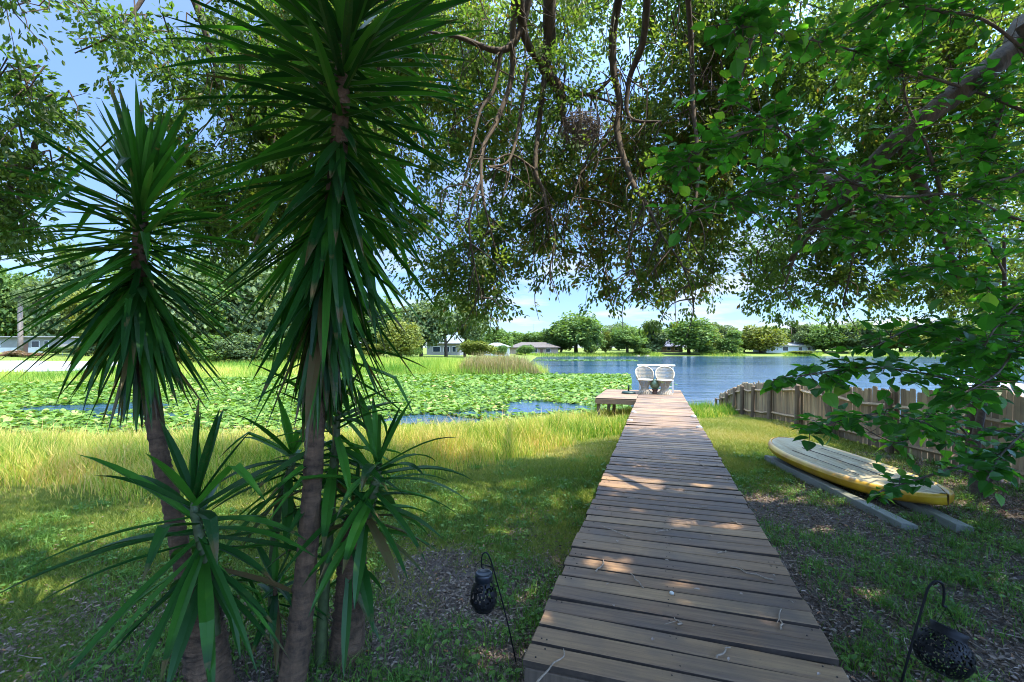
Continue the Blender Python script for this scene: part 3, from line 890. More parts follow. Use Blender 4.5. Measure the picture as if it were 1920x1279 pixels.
for pth, n, L, d, e1, dr in (([(622, 910), (630, 830), (634, 770)], 40, .50, 2.55, -40, .35), ([(684, 985), (704, 915), (712, 865)], 42, .60, 2.48, -40, .5), ([(532, 930), (545, 880), (549, 845)], 30, .5, 2.75, -40, .35), ([(650, 1090), (668, 1010), (672, 960)], 14, .50, 2.55, -60, .5), ([(628, 720), (634, 660), (640, 620)], 14, .55, 2.6, -40, .3)):
    m_ = MB(); yucca_head(m_, ypath(pth, d), n, L, .05, r_(82), r_(e1), dr, 1.0); ybuild(m_, 'crown', M['yucca'], y3, o_)
# small seedling yucca
y4 = thing('yucca_tree', 'small slender young yucca with a thin stem between the two big trunks', 'yucca', W(530, 1268, 2.5))
o_ = W(530, 1268, 2.5)
ybuild(trunk_mesh(ypath([(532, 1275), (524, 1200), (517, 1130), (516, 1095)], 2.5), [.022, .018, .014, .008], 8), 'trunk', M['ybark'], y4, o_, True)
m_ = MB(); yucca_head(m_, ypath([(520, 1150), (516, 1110), (516, 1092)], 2.5), 24, .33, .034, r_(84), r_(-35), .3); ybuild(m_, 'crown', M['yucca'], y4, o_)


# ------------------------------------------------------------------ the overhanging oaks
def vnoise(p, s):
    return .5+.5*np.sin(p[..., 0]*s+1.7*np.sin(p[..., 2]*s*.8))*np.sin(p[..., 1]*s*.9+1.3*np.sin(p[..., 0]*s*.7)+.5)


def leaf_clumps(mb, tw, C, rad, per, L, Wd, base_var, droop=.6):
    """each clump: a drooping twig with leaves round it"""
    n = len(C)
    k = per
    off_ = R.standard_normal((n, k, 3)); off_ /= np.linalg.norm(off_, axis=2, keepdims=True)
    off_ *= (R.random((n, k, 1))**.45)*rad[:, None, None]*np.array([1., 1., .85])
    # break every clump into sprays
    spr = R.standard_normal((n, 7, 3))*rad[:, None, None]*np.array([.62, .62, .75])
    which = R.integers(0, 7, (n, k))
    off_ = off_*.46+np.take_along_axis(spr, which[..., None], 1)
    p = (C[:, None, :]+off_).reshape(-1, 3)
    d = off_.reshape(-1, 3)/np.repeat(rad, k)[:, None]+R.standard_normal((n*k, 3))*.55+np.array([0, 0, -droop*.6])
    nr = R.standard_normal((n*k, 3))*.75+np.array([0, 0, 1.])
    sz = R.uniform(.7, 1.25, n*k)
    var = np.clip(np.repeat(base_var, k)+R.normal(0, .13, n*k)+(R.random(n*k) < .025)*.45, 0, 1)
    keep = ~in_patch(p)
    leaves(mb, p[keep], d[keep], nr[keep], (L*sz)[keep], (Wd*sz)[keep], var[keep])
    if tw is not None:
        for i in range(n):
            a = C[i]+np.array([R.normal(0, .1), R.normal(0, .1), rad[i]*R.uniform(.8, 1.5)])
            for j in range(2):
                e = C[i]+spr[i, j]
                mid = (a+e)/2+R.normal(0, .04, 3)
                tw.tube([a, mid, e], [.008, .005, .0025], 4, cap=False)


LOWB = ([-60, 0, 60, 130, 200, 300, 420, 500, 700, 760, 800, 850, 900, 940, 962, 975, 1000, 1030, 1065, 1085, 1105, 1150, 1250, 1300, 1338, 1350, 1395, 1405, 1450, 1560, 1650, 1750, 1990],
        [440, 420, 380, 330, 300, 330, 470, 490, 490, 510, 580, 600, 640, 640, 560, 490, 545, 565, 535, 495, 585, 600, 595, 580, 600, 430, 440, 600, 605, 610, 610, 625, 640])
HOLES = [(60, 60, 120, 90), (150, 170, 120, 70), (1105, 100, 30, 80), (1150, 170, 25, 30), (1590, 270, 26, 40), (1372, 470, 22, 60), (985, 170, 12, 60), (1085, 470, 16, 60), (945, 480, 14, 60), (800, 500, 14, 40), (1650, 180, 18, 14), (1130, 230, 30, 25), (860, 90, 16, 20), (1370, 30, 30, 20), (1380, 250, 20, 40), (1430, 200, 24, 18), (915, 180, 14, 60), (1750, 560, 16, 14), (1690, 520, 20, 14)]


def canopy(n, xr, dr, ymin=-60, lowoff=0, bvar=.45, dens=None):
    C, rd, bv = [], [], []
    tries = 0
    while len(C) < n and tries < n*60:
        tries += 1
        x = R.uniform(*xr); y = R.uniform(ymin, 650)
        if y > np.interp(x, *LOWB)+lowoff-40: continue
        if any(((x-a)/c)**2+((y-b)/e)**2 < 1 for a, b, c, e in HOLES): continue
        if dens is not None and R.random() > dens(x, y): continue
        p = None
        for _ in range(8):
            dd = R.uniform(*dr); q = W(x, y, dd)
            if not in_lit(q): p = q; break
        if p is None: p = W(x, y, dr[0]+R.uniform(0, 1.2))
        C.append(p); rd.append(R.uniform(.2, .36)); bv.append(bvar+.25*(vnoise(p, 1.4)-.5))
    return np.array(C), np.array(rd), np.array(bv)


def limbs(mb, lst, n=9):
    for pts, rad in lst:
        P = smoothpath(pts, 6); mb.tube(P, np.interp(np.linspace(0, 1, len(P)), np.linspace(0, 1, len(rad)), rad), n, .5, True, .06)


o1 = thing('live_oak', 'great live oak spreading drooping leafy branches over the boardwalk', 'tree', (9.5, 1.6, 0))
o_ = np.array([9.5, 1.6, 0])
tr = MB()
HS = .88
T0 = np.array([9.5, 1.6, -.2])
limbs(tr, [([T0, (9.4, 1.7, 1.5), (9.2, 1.9, 3.2), (9.0, 2.0, 4.4), (8.6, 2.2, 6.0), (8.3, 2.4, 7.6)], [.55, .44, .4, .36, .25, .1])], 14)
limbs(tr, [([(9.1, 1.9, 3.9), (7.4, 3.6, 5.3), W(1985, 20, 4.3), W(1900, 95, 4.0), W(1800, 172, 3.8), W(1690, 255, 3.8), W(1600, 350, 3.9), W(1535, 415, 4.1), W(1480, 490, 4.4)], [.24, .16, .105, .095, .088, .075, .06, .045, .015]),
           ([W(1600, 350, 3.9), W(1500, 330, 4.6), W(1400, 300, 5.4), W(1300, 320, 6)], [.08, .06, .045, .02]),
           ([W(1690, 255, 3.8), W(1720, 330, 4.2), W(1760, 420, 4.8), W(1800, 520, 5.4)], [.07, .05, .035, .02]),
           ([(8.7, 2.2, 5.4), (6.6, 3.6, 7.4), (3.6, 5.2, 8.1), (1.2, 6.4, 8.2), (-1.2, 6.8, 7.9), (-4, 7, 8.3), (-6.4, 6.6, 8.4)], [.28, .23, .2, .17, .14, .10, .05]),
           ([(3.6, 5.2, 8.1), (3.4, 7.6, 7.9), (3.0, 9.2, 7.0)], [.12, .08, .04])])
dp = 5.0
hang = [([(1035, -190), (1030, -60), (1030, 80), (1022, 130), (1050, 170), (1054, 220), (1078, 250)], [.10, .09, .085, .08, .07, .05, .03]),
        ([(960, -160), (970, -40), (985, 70), (1015, 118)], [.07, .06, .055, .05]), ([(1000, -50), (978, 50), (940, 95), (860, 70), (790, 58)], [.055, .05, .04, .025, .01]),
        ([(966, -60), (962, 70), (958, 150), (930, 230), (905, 280), (904, 360), (920, 430)], [.045, .04, .035, .03, .025, .018, .008]),
        ([(1180, -160), (1165, -30), (1150, 60), (1150, 130), (1162, 190), (1158, 250), (1185, 340), (1210, 380), (1240, 440)], [.07, .06, .055, .05, .045, .042, .035, .025, .01]),
        ([(1225, -150), (1215, -20), (1205, 80), (1180, 150), (1180, 220), (1240, 228)], [.055, .05, .045, .035, .025, .012]),
        ([(1052, 160), (1090, 176), (1120, 172), (1160, 130)], [.03, .028, .025, .018]), ([(1095, 176), (1140, 190), (1165, 200)], [.018, .015, .01]),
        ([(1022, 140), (1010, 240), (1004, 320), (1020, 360), (1026, 410)], [.04, .034, .03, .022, .01]),
        ([(990, 120), (975, 220), (955, 300), (915, 312)], [.025, .022, .018, .01]), ([(1005, 320), (960, 290), (930, 300)], [.018, .014, .008]),
        ([(940, 95), (925, 170), (900, 210), (880, 300), (860, 380)], [.025, .022, .018, .014, .007]), ([(1160, 250), (1120, 290), (1085, 330)], [.018, .014, .007]), ([(1155, 230), (1100, 300), (1075, 370)], [.016, .012, .006]),
        ([(905, 330), (880, 410), (890, 500), (905, 560)], [.018, .014, .01, .005]), ([(1020, 370), (1040, 440), (1030, 510)], [.016, .012, .006]), ([(1210, 380), (1180, 460), (1200, 540)], [.018, .012, .006]),
        ([(1240, 440), (1280, 500), (1300, 560)], [.012, .01, .005]), ([(1285, -60), (1296, 80), (1300, 200), (1310, 330), (1290, 440)], [.035, .03, .025, .018, .007]), ([(1420, -60), (1416, 30), (1400, 110), (1370, 200)], [.04, .035, .03, .015]),
        ([(1480, 300), (1500, 430), (1470, 540)], [.03, .02, .008]), ([(1590, 300), (1600, 460), (1580, 570)], [.028, .02, .008]), ([(728, -80), (720, 60), (700, 200), (690, 330)], [.035, .03, .022, .008]), ([(560, -20), (600, 120), (590, 260), (560, 360)], [.04, .03, .022, .01])]
limbs(tr, [(ypath(p, [dp+.3*math.sin(x*.013)+.2*math.sin(y*.01) for x, y in p]), [q*HS for q in r]) for i, (p, r) in enumerate(hang)], 7)
for i, (p, r) in enumerate(hang):
    Q3 = smoothpath(ypath(p, [dp+.3*math.sin(x*.013)+.2*math.sin(y*.01) for x, y in p]), 6)
    for c in Q3[3::3]:
        for _ in range(2):
            e = c+np.array([R.normal(0, .22), R.normal(0, .22), -R.uniform(.1, .55)])
            md = (c+e)/2+np.array([R.normal(0, .06), R.normal(0, .06), R.uniform(0, .1)])
            tr.tube(smoothpath([c, md, e], 3), np.linspace(.009, .0025, 7), 4, cap=False)
tw = tr; cr_ = MB()


def dens1(x, y):
    v = 1.0
    if 300 < x < 760 and y > 330: v *= .6
    if 780 < x < 1250 and y < 440: v *= .6
    return v


C, rd, bv = canopy(500, (480, 1350), (5.2, 9.0), dens=dens1, bvar=.5)
leaf_clumps(cr_, tw, C, rd, 210, .057, .027, bv)
VC = [C]; C, rd, bv = canopy(90, (960, 1330), (5.6, 8.0), bvar=.86, dens=lambda x, y: 1. if 190 < y < 520 else 0.)  # yellower leaf colour stands in for backlight in the middle canopy
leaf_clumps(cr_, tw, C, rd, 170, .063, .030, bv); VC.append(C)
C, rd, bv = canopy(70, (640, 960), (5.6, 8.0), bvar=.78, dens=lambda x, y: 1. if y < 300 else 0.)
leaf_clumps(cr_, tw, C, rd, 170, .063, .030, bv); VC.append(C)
C, rd, bv = canopy(520, (1330, 1990), (5.2, 9.5), bvar=.5)
leaf_clumps(cr_, tw, C, rd, 190, .062, .030, bv)
# unseen leaf clumps added above the frame to shade the ground
VC = np.concatenate(VC+[C]); qx, qy = shadow(VC)
HB = np.histogram2d(qx, qy, bins=[np.arange(-10, 12, .5), np.arange(-3, 12, .5)])[0]
HB = sum(np.roll(np.roll(HB, i, 0), j, 1) for i in (-1, 0, 1) for j in (-1, 0, 1))/9.
n = 5200
gp = np.stack([R.uniform(-9.5, 9.5, n), R.uniform(-2, 9.5, n), np.zeros(n)], 1)
gp = gp[gp[:, 1] < np.interp(gp[:, 0], *LITB)-.45]
cover = HB[np.clip(((gp[:, 0]+10)/.5).astype(int), 0, HB.shape[0]-1), np.clip(((gp[:, 1]+3)/.5).astype(int), 0, HB.shape[1]-1)]
gp = gp[R.random(len(gp)) < np.clip(1.1-cover/1.5, 0, 1)]
C = gp+sh*R.uniform(5.0, 10.5, len(gp))[:, None]
C = C[(C[:, 2] > CZ+.80*np.maximum(C[:, 1], .2)+.95)][:1900]
print('overhead clumps', len(C))
leaf_clumps(cr_, None, C, np.full(len(C), .42), 120, .14, .085, np.full(len(C), .45))
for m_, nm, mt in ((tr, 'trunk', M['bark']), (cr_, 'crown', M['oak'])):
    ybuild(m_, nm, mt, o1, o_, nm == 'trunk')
# nest of dead twigs
ns_ = MB(); c0 = W(1090, 243, dp)
for i in range(170):
    a = R.standard_normal(3); a /= np.linalg.norm(a)
    b = R.standard_normal(3); b -= a*np.dot(a, b); b /= np.linalg.norm(b)
    p = a*np.array([.2, .2, .15])*R.uniform(.5, 1.1)
    ns_.tube([c0+p-b*.16, c0+p*1.05, c0+p+b*R.uniform(.08, .2)], [.004, .005, .002], 4, cap=False)
tag(ns_.build('bird_nest', M['twig']), 'untidy clump of dead twigs like a nest caught on a drooping branch', 'nest')

o2 = thing('live_oak', 'second live oak whose sparse small leaved sprays reach in from the left', 'tree', (-9.5, 2.6, 0))
o_ = np.array([-9.5, 2.6, 0])
tr, cr_ = MB(), MB(); tw = tr
limbs(tr, [([(-9.5, 2.6, -.2), (-9.4, 2.7, 2), (-9.1, 2.8, 4), (-8.6, 3.0, 5.6)], [.4, .32, .27, .15]), ([(-9.3, 2.7, 2.9), (-7.2, 3.2, 3.6), W(-40, 330, 4.0), W(70, 260, 4.0)], [.14, .10, .05, .015]),
           ([(-9.1, 2.8, 4.2), (-6.8, 3.4, 6.6), W(180, -110, 4.8), W(340, -40, 4.9), W(400, 110, 5), W(440, 240, 5.2)], [.17, .12, .08, .05, .03, .01]), ([W(300, -60, 4.85), W(230, 50, 4.6), W(140, 100, 4.5)], [.03, .014, .005])])


def canopy2(n, cx, cy, rx, ry, dr):
    a = R.uniform(0, 6.28, n); r = np.sqrt(R.random(n))
    C = np.array([W(cx+rx*rr*math.cos(t_), cy+ry*rr*math.sin(t_), R.uniform(*dr)) for t_, rr in zip(a, r)])
    return C, R.uniform(.14, .26, n), .3+.2*(vnoise(C, 2.)-.5)


for args, per in (((24, 10, 280, 85, 140, (3.4, 4.4)), 140), ((16, -20, 420, 60, 70, (3.4, 4.4)), 130), ((8, 60, 210, 50, 40, (3.5, 4.2)), 60), ((26, 400, 110, 140, 120, (4.2, 5.6)), 150), ((44, 430, 250, 120, 160, (4.6, 6)), 170), ((14, 230, 70, 90, 40, (4.1, 4.8)), 90), ((8, 40, 0, 40, 14, (3.4, 4)), 40), ((30, 340, 390, 110, 80, (5.5, 7)), 170), ((40, 470, 400, 120, 100, (5.5, 7)), 170)):
    C, rd, bv = canopy2(*args)
    leaf_clumps(cr_, tw, C, rd, per, .058, .027, bv)
n = 260; C = np.stack([R.uniform(-12, -4, n), R.uniform(-3, 5, n), R.uniform(3.5, 6.5, n)], 1)  # out-of-view clumps added to fill in shade on the left
C = C[((C[:, 2] > CZ+.80*np.maximum(C[:, 1], .2)+.95) | (C[:, 0] < -1.2*np.maximum(C[:, 1], 0)-.5)) & ~in_lit(C)]
leaf_clumps(cr_, None, C, np.full(len(C), .45), 90, .085, .045, np.full(len(C), .4))
for m_, nm, mt in ((tr, 'trunk', M['bark']), (cr_, 'crown', M['oak'])):
    ybuild(m_, nm, mt, o2, o_, nm == 'trunk')


# ------------------------------------------------------------------ broad leaved trees on the right
def spray(lf, st, pts, nl, L, spread, var=.5, rad=(.012, .003)):
    P = smoothpath(pts, 8)
    st.tube(P, np.linspace(rad[0], rad[1], len(P)), 6)
    cum = np.linspace(0, 1, len(P))
    for i in range(nl):
        u = R.uniform(.12, 1)
        c = np.array([np.interp(u, cum, P[:, k]) for k in range(3)])
        a = R.standard_normal(3)*np.array([1, 1, .55]); a /= np.linalg.norm(a)
        ln_ = spread*R.uniform(.25, 1)*(1.15-.5*u)
        e = c+a*ln_+np.array([0, 0, -.12*ln_])
        st.tube([c, (c+e)/2+R.normal(0, .012, 3), e], [.004, .003, .0015], 4, cap=False)
        k = max(4, int(ln_/.045))
        s = np.linspace(.25, 1, k)[:, None]
        pos = c*(1-s)+e*s
        side = unit(np.cross(a, [0, 0, 1.]))
        sg = np.where(np.arange(k) % 2 == 0, 1, -1)[:, None]
        d = a*.55+side*sg*.9+R.normal(0, .2, (k, 3))+np.array([0, 0, -.18]); d[-1] = a
        nr = np.array([0, 0, 1.])+R.normal(0, .38, (k, 3))
        sz = R.uniform(.65, 1.15, k)
        keep = ~in_patch(pos)
        if keep.any():
            leaves(lf, pos[keep], d[keep], nr[keep], L*sz[keep], L*.74*sz[keep], np.clip(var+R.normal(0, .2, keep.sum())+(R.random(keep.sum()) < .06)*.4, 0, 1), .3, True)


b1 = thing('broadleaf_sapling', 'young broad leaved sapling by the fence with sprays over the paddle board', 'sapling', (5.5, 5.4, 0))
o_ = np.array([5.5, 5.4, 0])
lf, st = MB(), MB()
limbs(st, [([(5.5, 5.4, -.1), (5.45, 5.35, .6), (5.4, 5.2, 1.2), (5.5, 5.1, 2.0), (5.3, 4.9, 3.0)], [.055, .045, .035, .025, .012]), ([(5.5, 5.4, 0), (5.7, 5.1, .8), (5.6, 4.7, 1.6)], [.035, .025, .012])], 8)
BR = [([(5.45, 5.35, .7), W(1780, 810, 4.2), W(1660, 775, 3.7), W(1520, 805, 3.4)], 34, .32), ([(5.4, 5.2, 1.1), W(1800, 720, 4.2), W(1650, 690, 3.5), W(1450, 712, 3.1)], 40, .32),
      ([(5.4, 5.2, 1.3), W(1820, 660, 4.0), W(1740, 610, 3.5), W(1640, 650, 3.2)], 36, .34), ([(5.45, 5.35, .5), W(1810, 870, 4.0), W(1700, 905, 3.6), W(1640, 925, 3.4)], 12, .2),
      ([(5.5, 5.1, 1.8), W(1870, 560, 4), W(1780, 500, 3.6), W(1690, 520, 3.3)], 34, .36), ([(5.5, 5.1, 1.5), W(1910, 640, 3.8), W(1870, 700, 3.3), W(1800, 740, 3.0)], 34, .34),
      ([(5.7, 5.1, .8), W(1930, 800, 3.9), W(1880, 850, 3.4), W(1850, 900, 3.2)], 22, .28), ([(5.6, 4.7, 1.4), W(1950, 560, 3.6), W(1880, 600, 3.2), W(1840, 660, 2.9)], 30, .32), ([(5.3, 4.9, 2.6), W(1820, 420, 4.2), W(1700, 420, 3.9), W(1600, 460, 3.7)], 30, .36),
      ([(5.45, 5.35, .65), W(1760, 770, 4.6), W(1690, 830, 4.3), W(1600, 790, 4.2)], 20, .3)]
for pts, nl, sp in BR:
    spray(lf, st, pts, int(nl*1.55), .115, sp, .42, (.014, .004))
ybuild(st, 'trunk', M['twig'], b1, o_, True); ybuild(lf, 'crown', M['broad'], b1, o_)

b2 = thing('broadleaf_tree', 'broad leaved tree overhanging the top right corner with large bright leaves', 'tree', (5.4, 3.2, 0))
o_ = np.array([5.4, 3.2, 0])
lf, st = MB(), MB()
limbs(st, [([(5.4, 3.2, -.1), (5.3, 3.2, 1.5), (5.1, 3.3, 2.6), (4.6, 3.5, 3.4), (3.8, 3.4, 4.2)], [.14, .11, .09, .07, .03])], 10)
BR = [([(5.1, 3.3, 2.5), W(1925, 415, 4.1), W(1800, 366, 3.8), W(1660, 368, 3.5), W(1560, 318, 3.3), W(1450, 235, 3.0), W(1330, 160, 2.8)], 60, .42), ([(4.9, 3.4, 3.0), W(1900, 200, 3.9), W(1760, 150, 3.6), W(1600, 95, 3.2), W(1450, 60, 2.7)], 56, .42),
      ([W(1765, 362, 3.75), W(1740, 280, 3.6), W(1700, 190, 3.5), W(1690, 100, 3.4)], 36, .36), ([(4.6, 3.5, 3.4), W(1880, 60, 3.4), W(1760, 20, 3.1), W(1640, 10, 2.8)], 36, .36), ([W(1560, 318, 3.3), W(1480, 330, 3.2), W(1380, 370, 3.0), W(1290, 400, 2.9)], 36, .36),
      ([W(1660, 368, 3.5), W(1600, 420, 3.4), W(1520, 430, 3.2)], 22, .3), ([W(1880, 200, 3.8), W(1850, 280, 3.6), W(1800, 300, 3.4)], 26, .34), ([W(1450, 60, 2.7), W(1400, 40, 2.5), W(1375, 60, 2.4)], 14, .24), ([W(1450, 235, 3.0), W(1390, 250, 2.9), W(1300, 290, 2.8), W(1270, 330, 2.7)], 26, .3),
      ([(5.1, 3.3, 2.4), W(1990, 300, 3.6), W(1900, 330, 3.2), W(1840, 350, 3.0)], 26, .34)]
for pts, nl, sp in BR:
    spray(lf, st, pts, int(nl*1.7), .09, sp, .45, (.016, .004))
ybuild(st, 'trunk', M['twig'], b2, o_, True); ybuild(lf, 'crown', M['broad'], b2, o_)


# ------------------------------------------------------------------ grasses and ground cover
def scatter(n, xr, yr, ok):
    out = []
    tot = 0
    while tot < n:
        x = R.uniform(*xr, n); y = R.uniform(*yr, n)
        k = ok(x, y); out.append(np.stack([x[k], y[k]], 1)); tot += k.sum()
        if k.sum() == 0: break
    return np.concatenate(out)[:n]


def view(x, y, m=.3):
    return (np.abs(x) < 1.16*np.maximum(y, 0)+m)


def pts3(P):
    return np.stack([P[:, 0], P[:, 1], gz(P[:, 0], P[:, 1])], 1)


TALLB = ([-20, -8, -3, -1.5, -.6, .3, 1.2, 2.2, 3.2, 3.5, 6, 8, 20], [6.0, 6.0, 6.0, 6.4, 7.3, 8.2, 9.3, 10.2, 11.0, 13.0, 13.6, 15.5, 12])


def is_tall(x, y):
    return (y > np.interp(x, *TALLB)+.25*wob(x*2.4, y*1.9)) & (lake_sd(x, y) > -.6) & (y < 22)


# lawn
P = scatter(330000, (-10, 9), (.8, 15), lambda x, y: view(x, y, 1.6) & ~is_tall(x, y) & ~on_deck(x, y)[0] & (R.random(len(x)) < (.03+.97*lushness(x, y))*np.clip(5.5/np.maximum(y, 1), .35, 1)) & (x < np.interp(y, FP[:, 1], FP[:, 0])+1.5))
mb = MB(); n = len(P)
lv = np.clip(.40+.45*(vnoise(np.stack([P[:, 0], P[:, 1], P[:, 0]*0], 1), 1.7)-.5)+.25*np.clip((P[:, 1]-5)/4, -.6, 1)+R.normal(0, .2, n), 0, 1)
blades(mb, pts3(P), R.uniform(.02, .055, n)*np.clip(.8+P[:, 1]*.03, 0, 1.4), .0055+.0006*P[:, 1], R.uniform(.3, 1.3, n), lv, True)
tag(mb.build('lawn_grass', M['lawn']), 'short yellow green lawn grass on both sides of the boardwalk', 'grass', kind='stuff')
# tall grass bank
P = scatter(210000, (-16, 10), (5, 20.5), lambda x, y: view(x, y, .8) & is_tall(x, y+R.normal(0, .38, len(x))) & ~on_deck(x, y)[0] & (R.random(len(x)) < np.clip(9/np.maximum(y, 1), .3, 1)))
n = len(P); mb = MB(); p3 = pts3(P)
onr = np.clip((P[:, 0]-.32*P[:, 1]+1.6)/1.4, 0, 1)                # lusher and greener beside the platform
dry = vnoise(np.stack([P[:, 0]*1.0, P[:, 1]*1.3, 0*P[:, 0]], 1), 1.3)
hh = (R.uniform(.2, .6, n))*(.72+.55*vnoise(np.stack([P[:, 0]*1.9, P[:, 1]*1.6, 0*P[:, 0]], 1), 2.3))*np.clip(.45+(P[:, 1]-np.interp(P[:, 0], *TALLB))*.5, .16, 1)*(1+.15*onr)
hh *= np.where(P[:, 1] > 11.5, .85, 1)*np.where((np.abs(P[:, 0]-2.75) < 1.1) & (P[:, 1] > 11.5) & (P[:, 1] < 15.6), .45, 1)
lv = np.clip(.50+.55*(dry-.5)-.45*onr+R.normal(0, .27, n), 0, 1)
blades(mb, p3, hh, .006+.0007*P[:, 1], R.uniform(.05, .55, n), lv)
k_ = R.random(n) < .10*(1-.7*onr)
blades(mb, p3[k_], hh[k_]*R.uniform(1.05, 1.45, k_.sum()), .005+.0005*P[k_, 1], R.uniform(.1, .6, k_.sum()), np.clip(R.normal(.9, .1, k_.sum()), 0, 1))
tag(mb.build('tall_grass', M['tall']), 'tall yellow green grass bank along the pond edge', 'grass', kind='stuff')
# leaf litter
P = scatter(105000, (-5.5, 8.5), (.6, 9), lambda x, y: view(x, y, 2.0) & ~on_deck(x, y)[0] & (R.random(len(x)) < np.clip(1.06-lushness(x, y), 0.05, 1)*np.clip(3.2/np.maximum(y, 1), .15, 1)))
n = len(P); p3 = pts3(P)+np.stack([R.normal(0, .004, n), R.normal(0, .004, n), R.uniform(.002, .02, n)], 1)
a = R.uniform(0, 6.28, n); mb = MB()
sz = R.uniform(.016, .044, n)
leaves(mb, p3, np.stack([np.cos(a), np.sin(a), R.normal(0, .25, n)], 1), np.stack([R.normal(0, .4, n), R.normal(0, .4, n), np.ones(n)], 1), sz, sz*R.uniform(.26, .46, n), np.clip(R.beta(1.6, 2, n)+(R.random(n) < .04)*.3, 0, 1), .7)
for c in P[R.integers(0, n, 260)]:
    a_ = R.uniform(0, 3.14); l_ = R.uniform(.05, .22); z_ = float(gz(c[0], c[1]))+.018
    q_ = np.array([[c[0]+math.cos(a_)*l_*s_+R.normal(0, .008), c[1]+math.sin(a_)*l_*s_+R.normal(0, .008), z_+R.uniform(0, .012)] for s_ in (-.5, 0, .5)])
    mb.tube(smoothpath(q_, 3), np.linspace(.004, .0018, 7), 4, R.uniform(.4, .9), cap=False)
tag(mb.build('leaf_litter', M['litter']), 'grey brown fallen oak leaves carpeting the shaded ground', 'leaf litter', kind='stuff')
# seedlings and longer tufts in the litter
C = scatter(1850, (-5, 8), (.9, 7.5), lambda x, y: view(x, y, 1.6) & ~on_deck(x, y)[0] & (vnoise(np.stack([x, y, 0*x], 1), 2.6) > .36) & (R.random(len(x)) < np.clip(3/np.maximum(y, 1), .2, 1)))
mb = MB(); k = 9
P = np.repeat(C, k, 0)+R.normal(0, .045, (len(C)*k, 2)); n = len(P)
p3 = pts3(P); p3[:, 2] += R.uniform(.015, .06, n)
a = R.uniform(0, 6.28, n); sz = R.uniform(.018, .045, n)*np.repeat(R.uniform(.6, 1.3, len(C)), k)
leaves(mb, p3, np.stack([np.cos(a), np.sin(a), R.uniform(-.2, .5, n)], 1), np.stack([R.normal(0, .3, n), R.normal(0, .3, n), np.ones(n)], 1), sz, sz*.62, np.clip(np.repeat(R.uniform(.1, .9, len(C)), k)+R.normal(0, .12, n), 0, 1), .3, True)
P = np.repeat(C, 26, 0)+R.normal(0, .05, (len(C)*26, 2)); n = len(P)
blades(mb, pts3(P), R.uniform(.03, .13, n), .005, R.uniform(.2, 1., n), np.clip(R.normal(.45, .25, n), 0, 1))
tag(mb.build('ground_cover', M['seedling']), 'bright green seedlings and weeds growing through the leaf litter', 'ground cover', kind='stuff')

# ------------------------------------------------------------------ lily pads
POOL = [(-3.7, 19.3, 2.3, 1.5), (-1.2, 21.2, 1.6, .8), (1.6, 23.6, 2.1, 2.4), (-20.8, 23.2, 3.6, 2.0), (-17, 20.6, 2.2, .9)]


def padok(x, y):
    ok = (lake_sd(x, y) < -.15) & (x < .26*y+.02*np.sin(y)) & (y < 51.5) & view(x, y, 2)
    for (a, b, c, d) in POOL:
        w_ = 1+.3*np.sin(np.arctan2(y-b, x-a)*3+a)
        ok &= (((x-a)/c)**2+((y-b)/d)**2 > w_) | (R.random(len(x)) < .02)
    return ok


P = scatter(46000, (-62, 14), (13, 52), lambda x, y: padok(x, y) & (R.random(len(x)) < np.clip(20/np.maximum(y, 1), .3, 1)))
Q_ = scatter(260, (6, 30), (90, 130), lambda x, y: (np.abs(y-112+.05*x) < 3))
Q2 = scatter(60, (7, 14), (25, 45), lambda x, y: (x > .3*y) & (x < .36*y) & (R.random(len(x)) < .4))
dist = np.hypot(P[:, 0], P[:, 1])
order = np.argsort(dist); P = P[order]


def pad_geo(n):
    m = 9
    an = np.linspace(.25, 2*math.pi-.25, m)
    ring = np.stack([np.cos(an), np.sin(an), np.zeros(m)], 1)
    return np.concatenate([[[-.0, 0, 0]], ring])


def pad_mesh(mb, P, rad, tilt, lift, var):
    n = len(P); G = pad_geo(1); m = len(G)
    a = R.uniform(0, 6.28, n); tx = R.normal(0, tilt, n); ty = R.normal(0, tilt, n)
    ca, sa = np.cos(a)[:, None], np.sin(a)[:, None]
    X = (G[None, :, 0]*ca-G[None, :, 1]*sa)*rad[:, None]; Y = (G[None, :, 0]*sa+G[None, :, 1]*ca)*rad[:, None]
    rim = np.array([0]+[1]*(m-1))[None]*R.uniform(-.05, .22, (n, m))*rad[:, None]
    Z = X*tx[:, None]+Y*ty[:, None]+rim+lift[:, None]+ZW
    V = np.stack([X+P[:, :1], Y+P[:, 1:2], np.maximum(Z, ZW+.004)], -1).reshape(-1, 3)
    i = np.arange(n)[:, None, None]*m
    T = (i+np.array([[[0, j, j+1] for j in range(1, m-1)]])).reshape(-1, 3)
    mb.add(V, None, T, var=np.repeat(var, m))


n1 = 300
for i in range(n1):
    mb = MB(); pad_mesh(mb, P[i:i+1], np.array([R.uniform(.10, .18)]), .18, np.array([R.uniform(.01, .08)]), np.array([np.clip(R.normal(.5, .2), 0, 1)]))
    o = mb.build('lily_pad', M['pad'], loc=(P[i, 0], P[i, 1], ZW))
    tag(o, 'round notched green lily pad floating on the near edge of the pond', 'lily pad', 'lily pads along the near pond edge')
mb = MB(); rest = P[n1:]; n = len(rest)
hv = .40+.3*(vnoise(np.stack([rest[:, 0], rest[:, 1], 0*rest[:, 0]], 1), .5)-.5)
pad_mesh(mb, rest, R.uniform(.07, .145, n)*np.clip(rest[:, 1]/26, 1, 1.5), .27, np.abs(R.normal(.05, .07, n)), np.clip(hv+R.normal(0, .28, n), 0, 1))
for q in (Q_, Q2):
    pad_mesh(mb, q, R.uniform(.3, .6, len(q)) if q is Q_ else R.uniform(.15, .25, len(q)), .08, np.full(len(q), .03), np.clip(R.normal(.4, .15, len(q)), 0, 1))
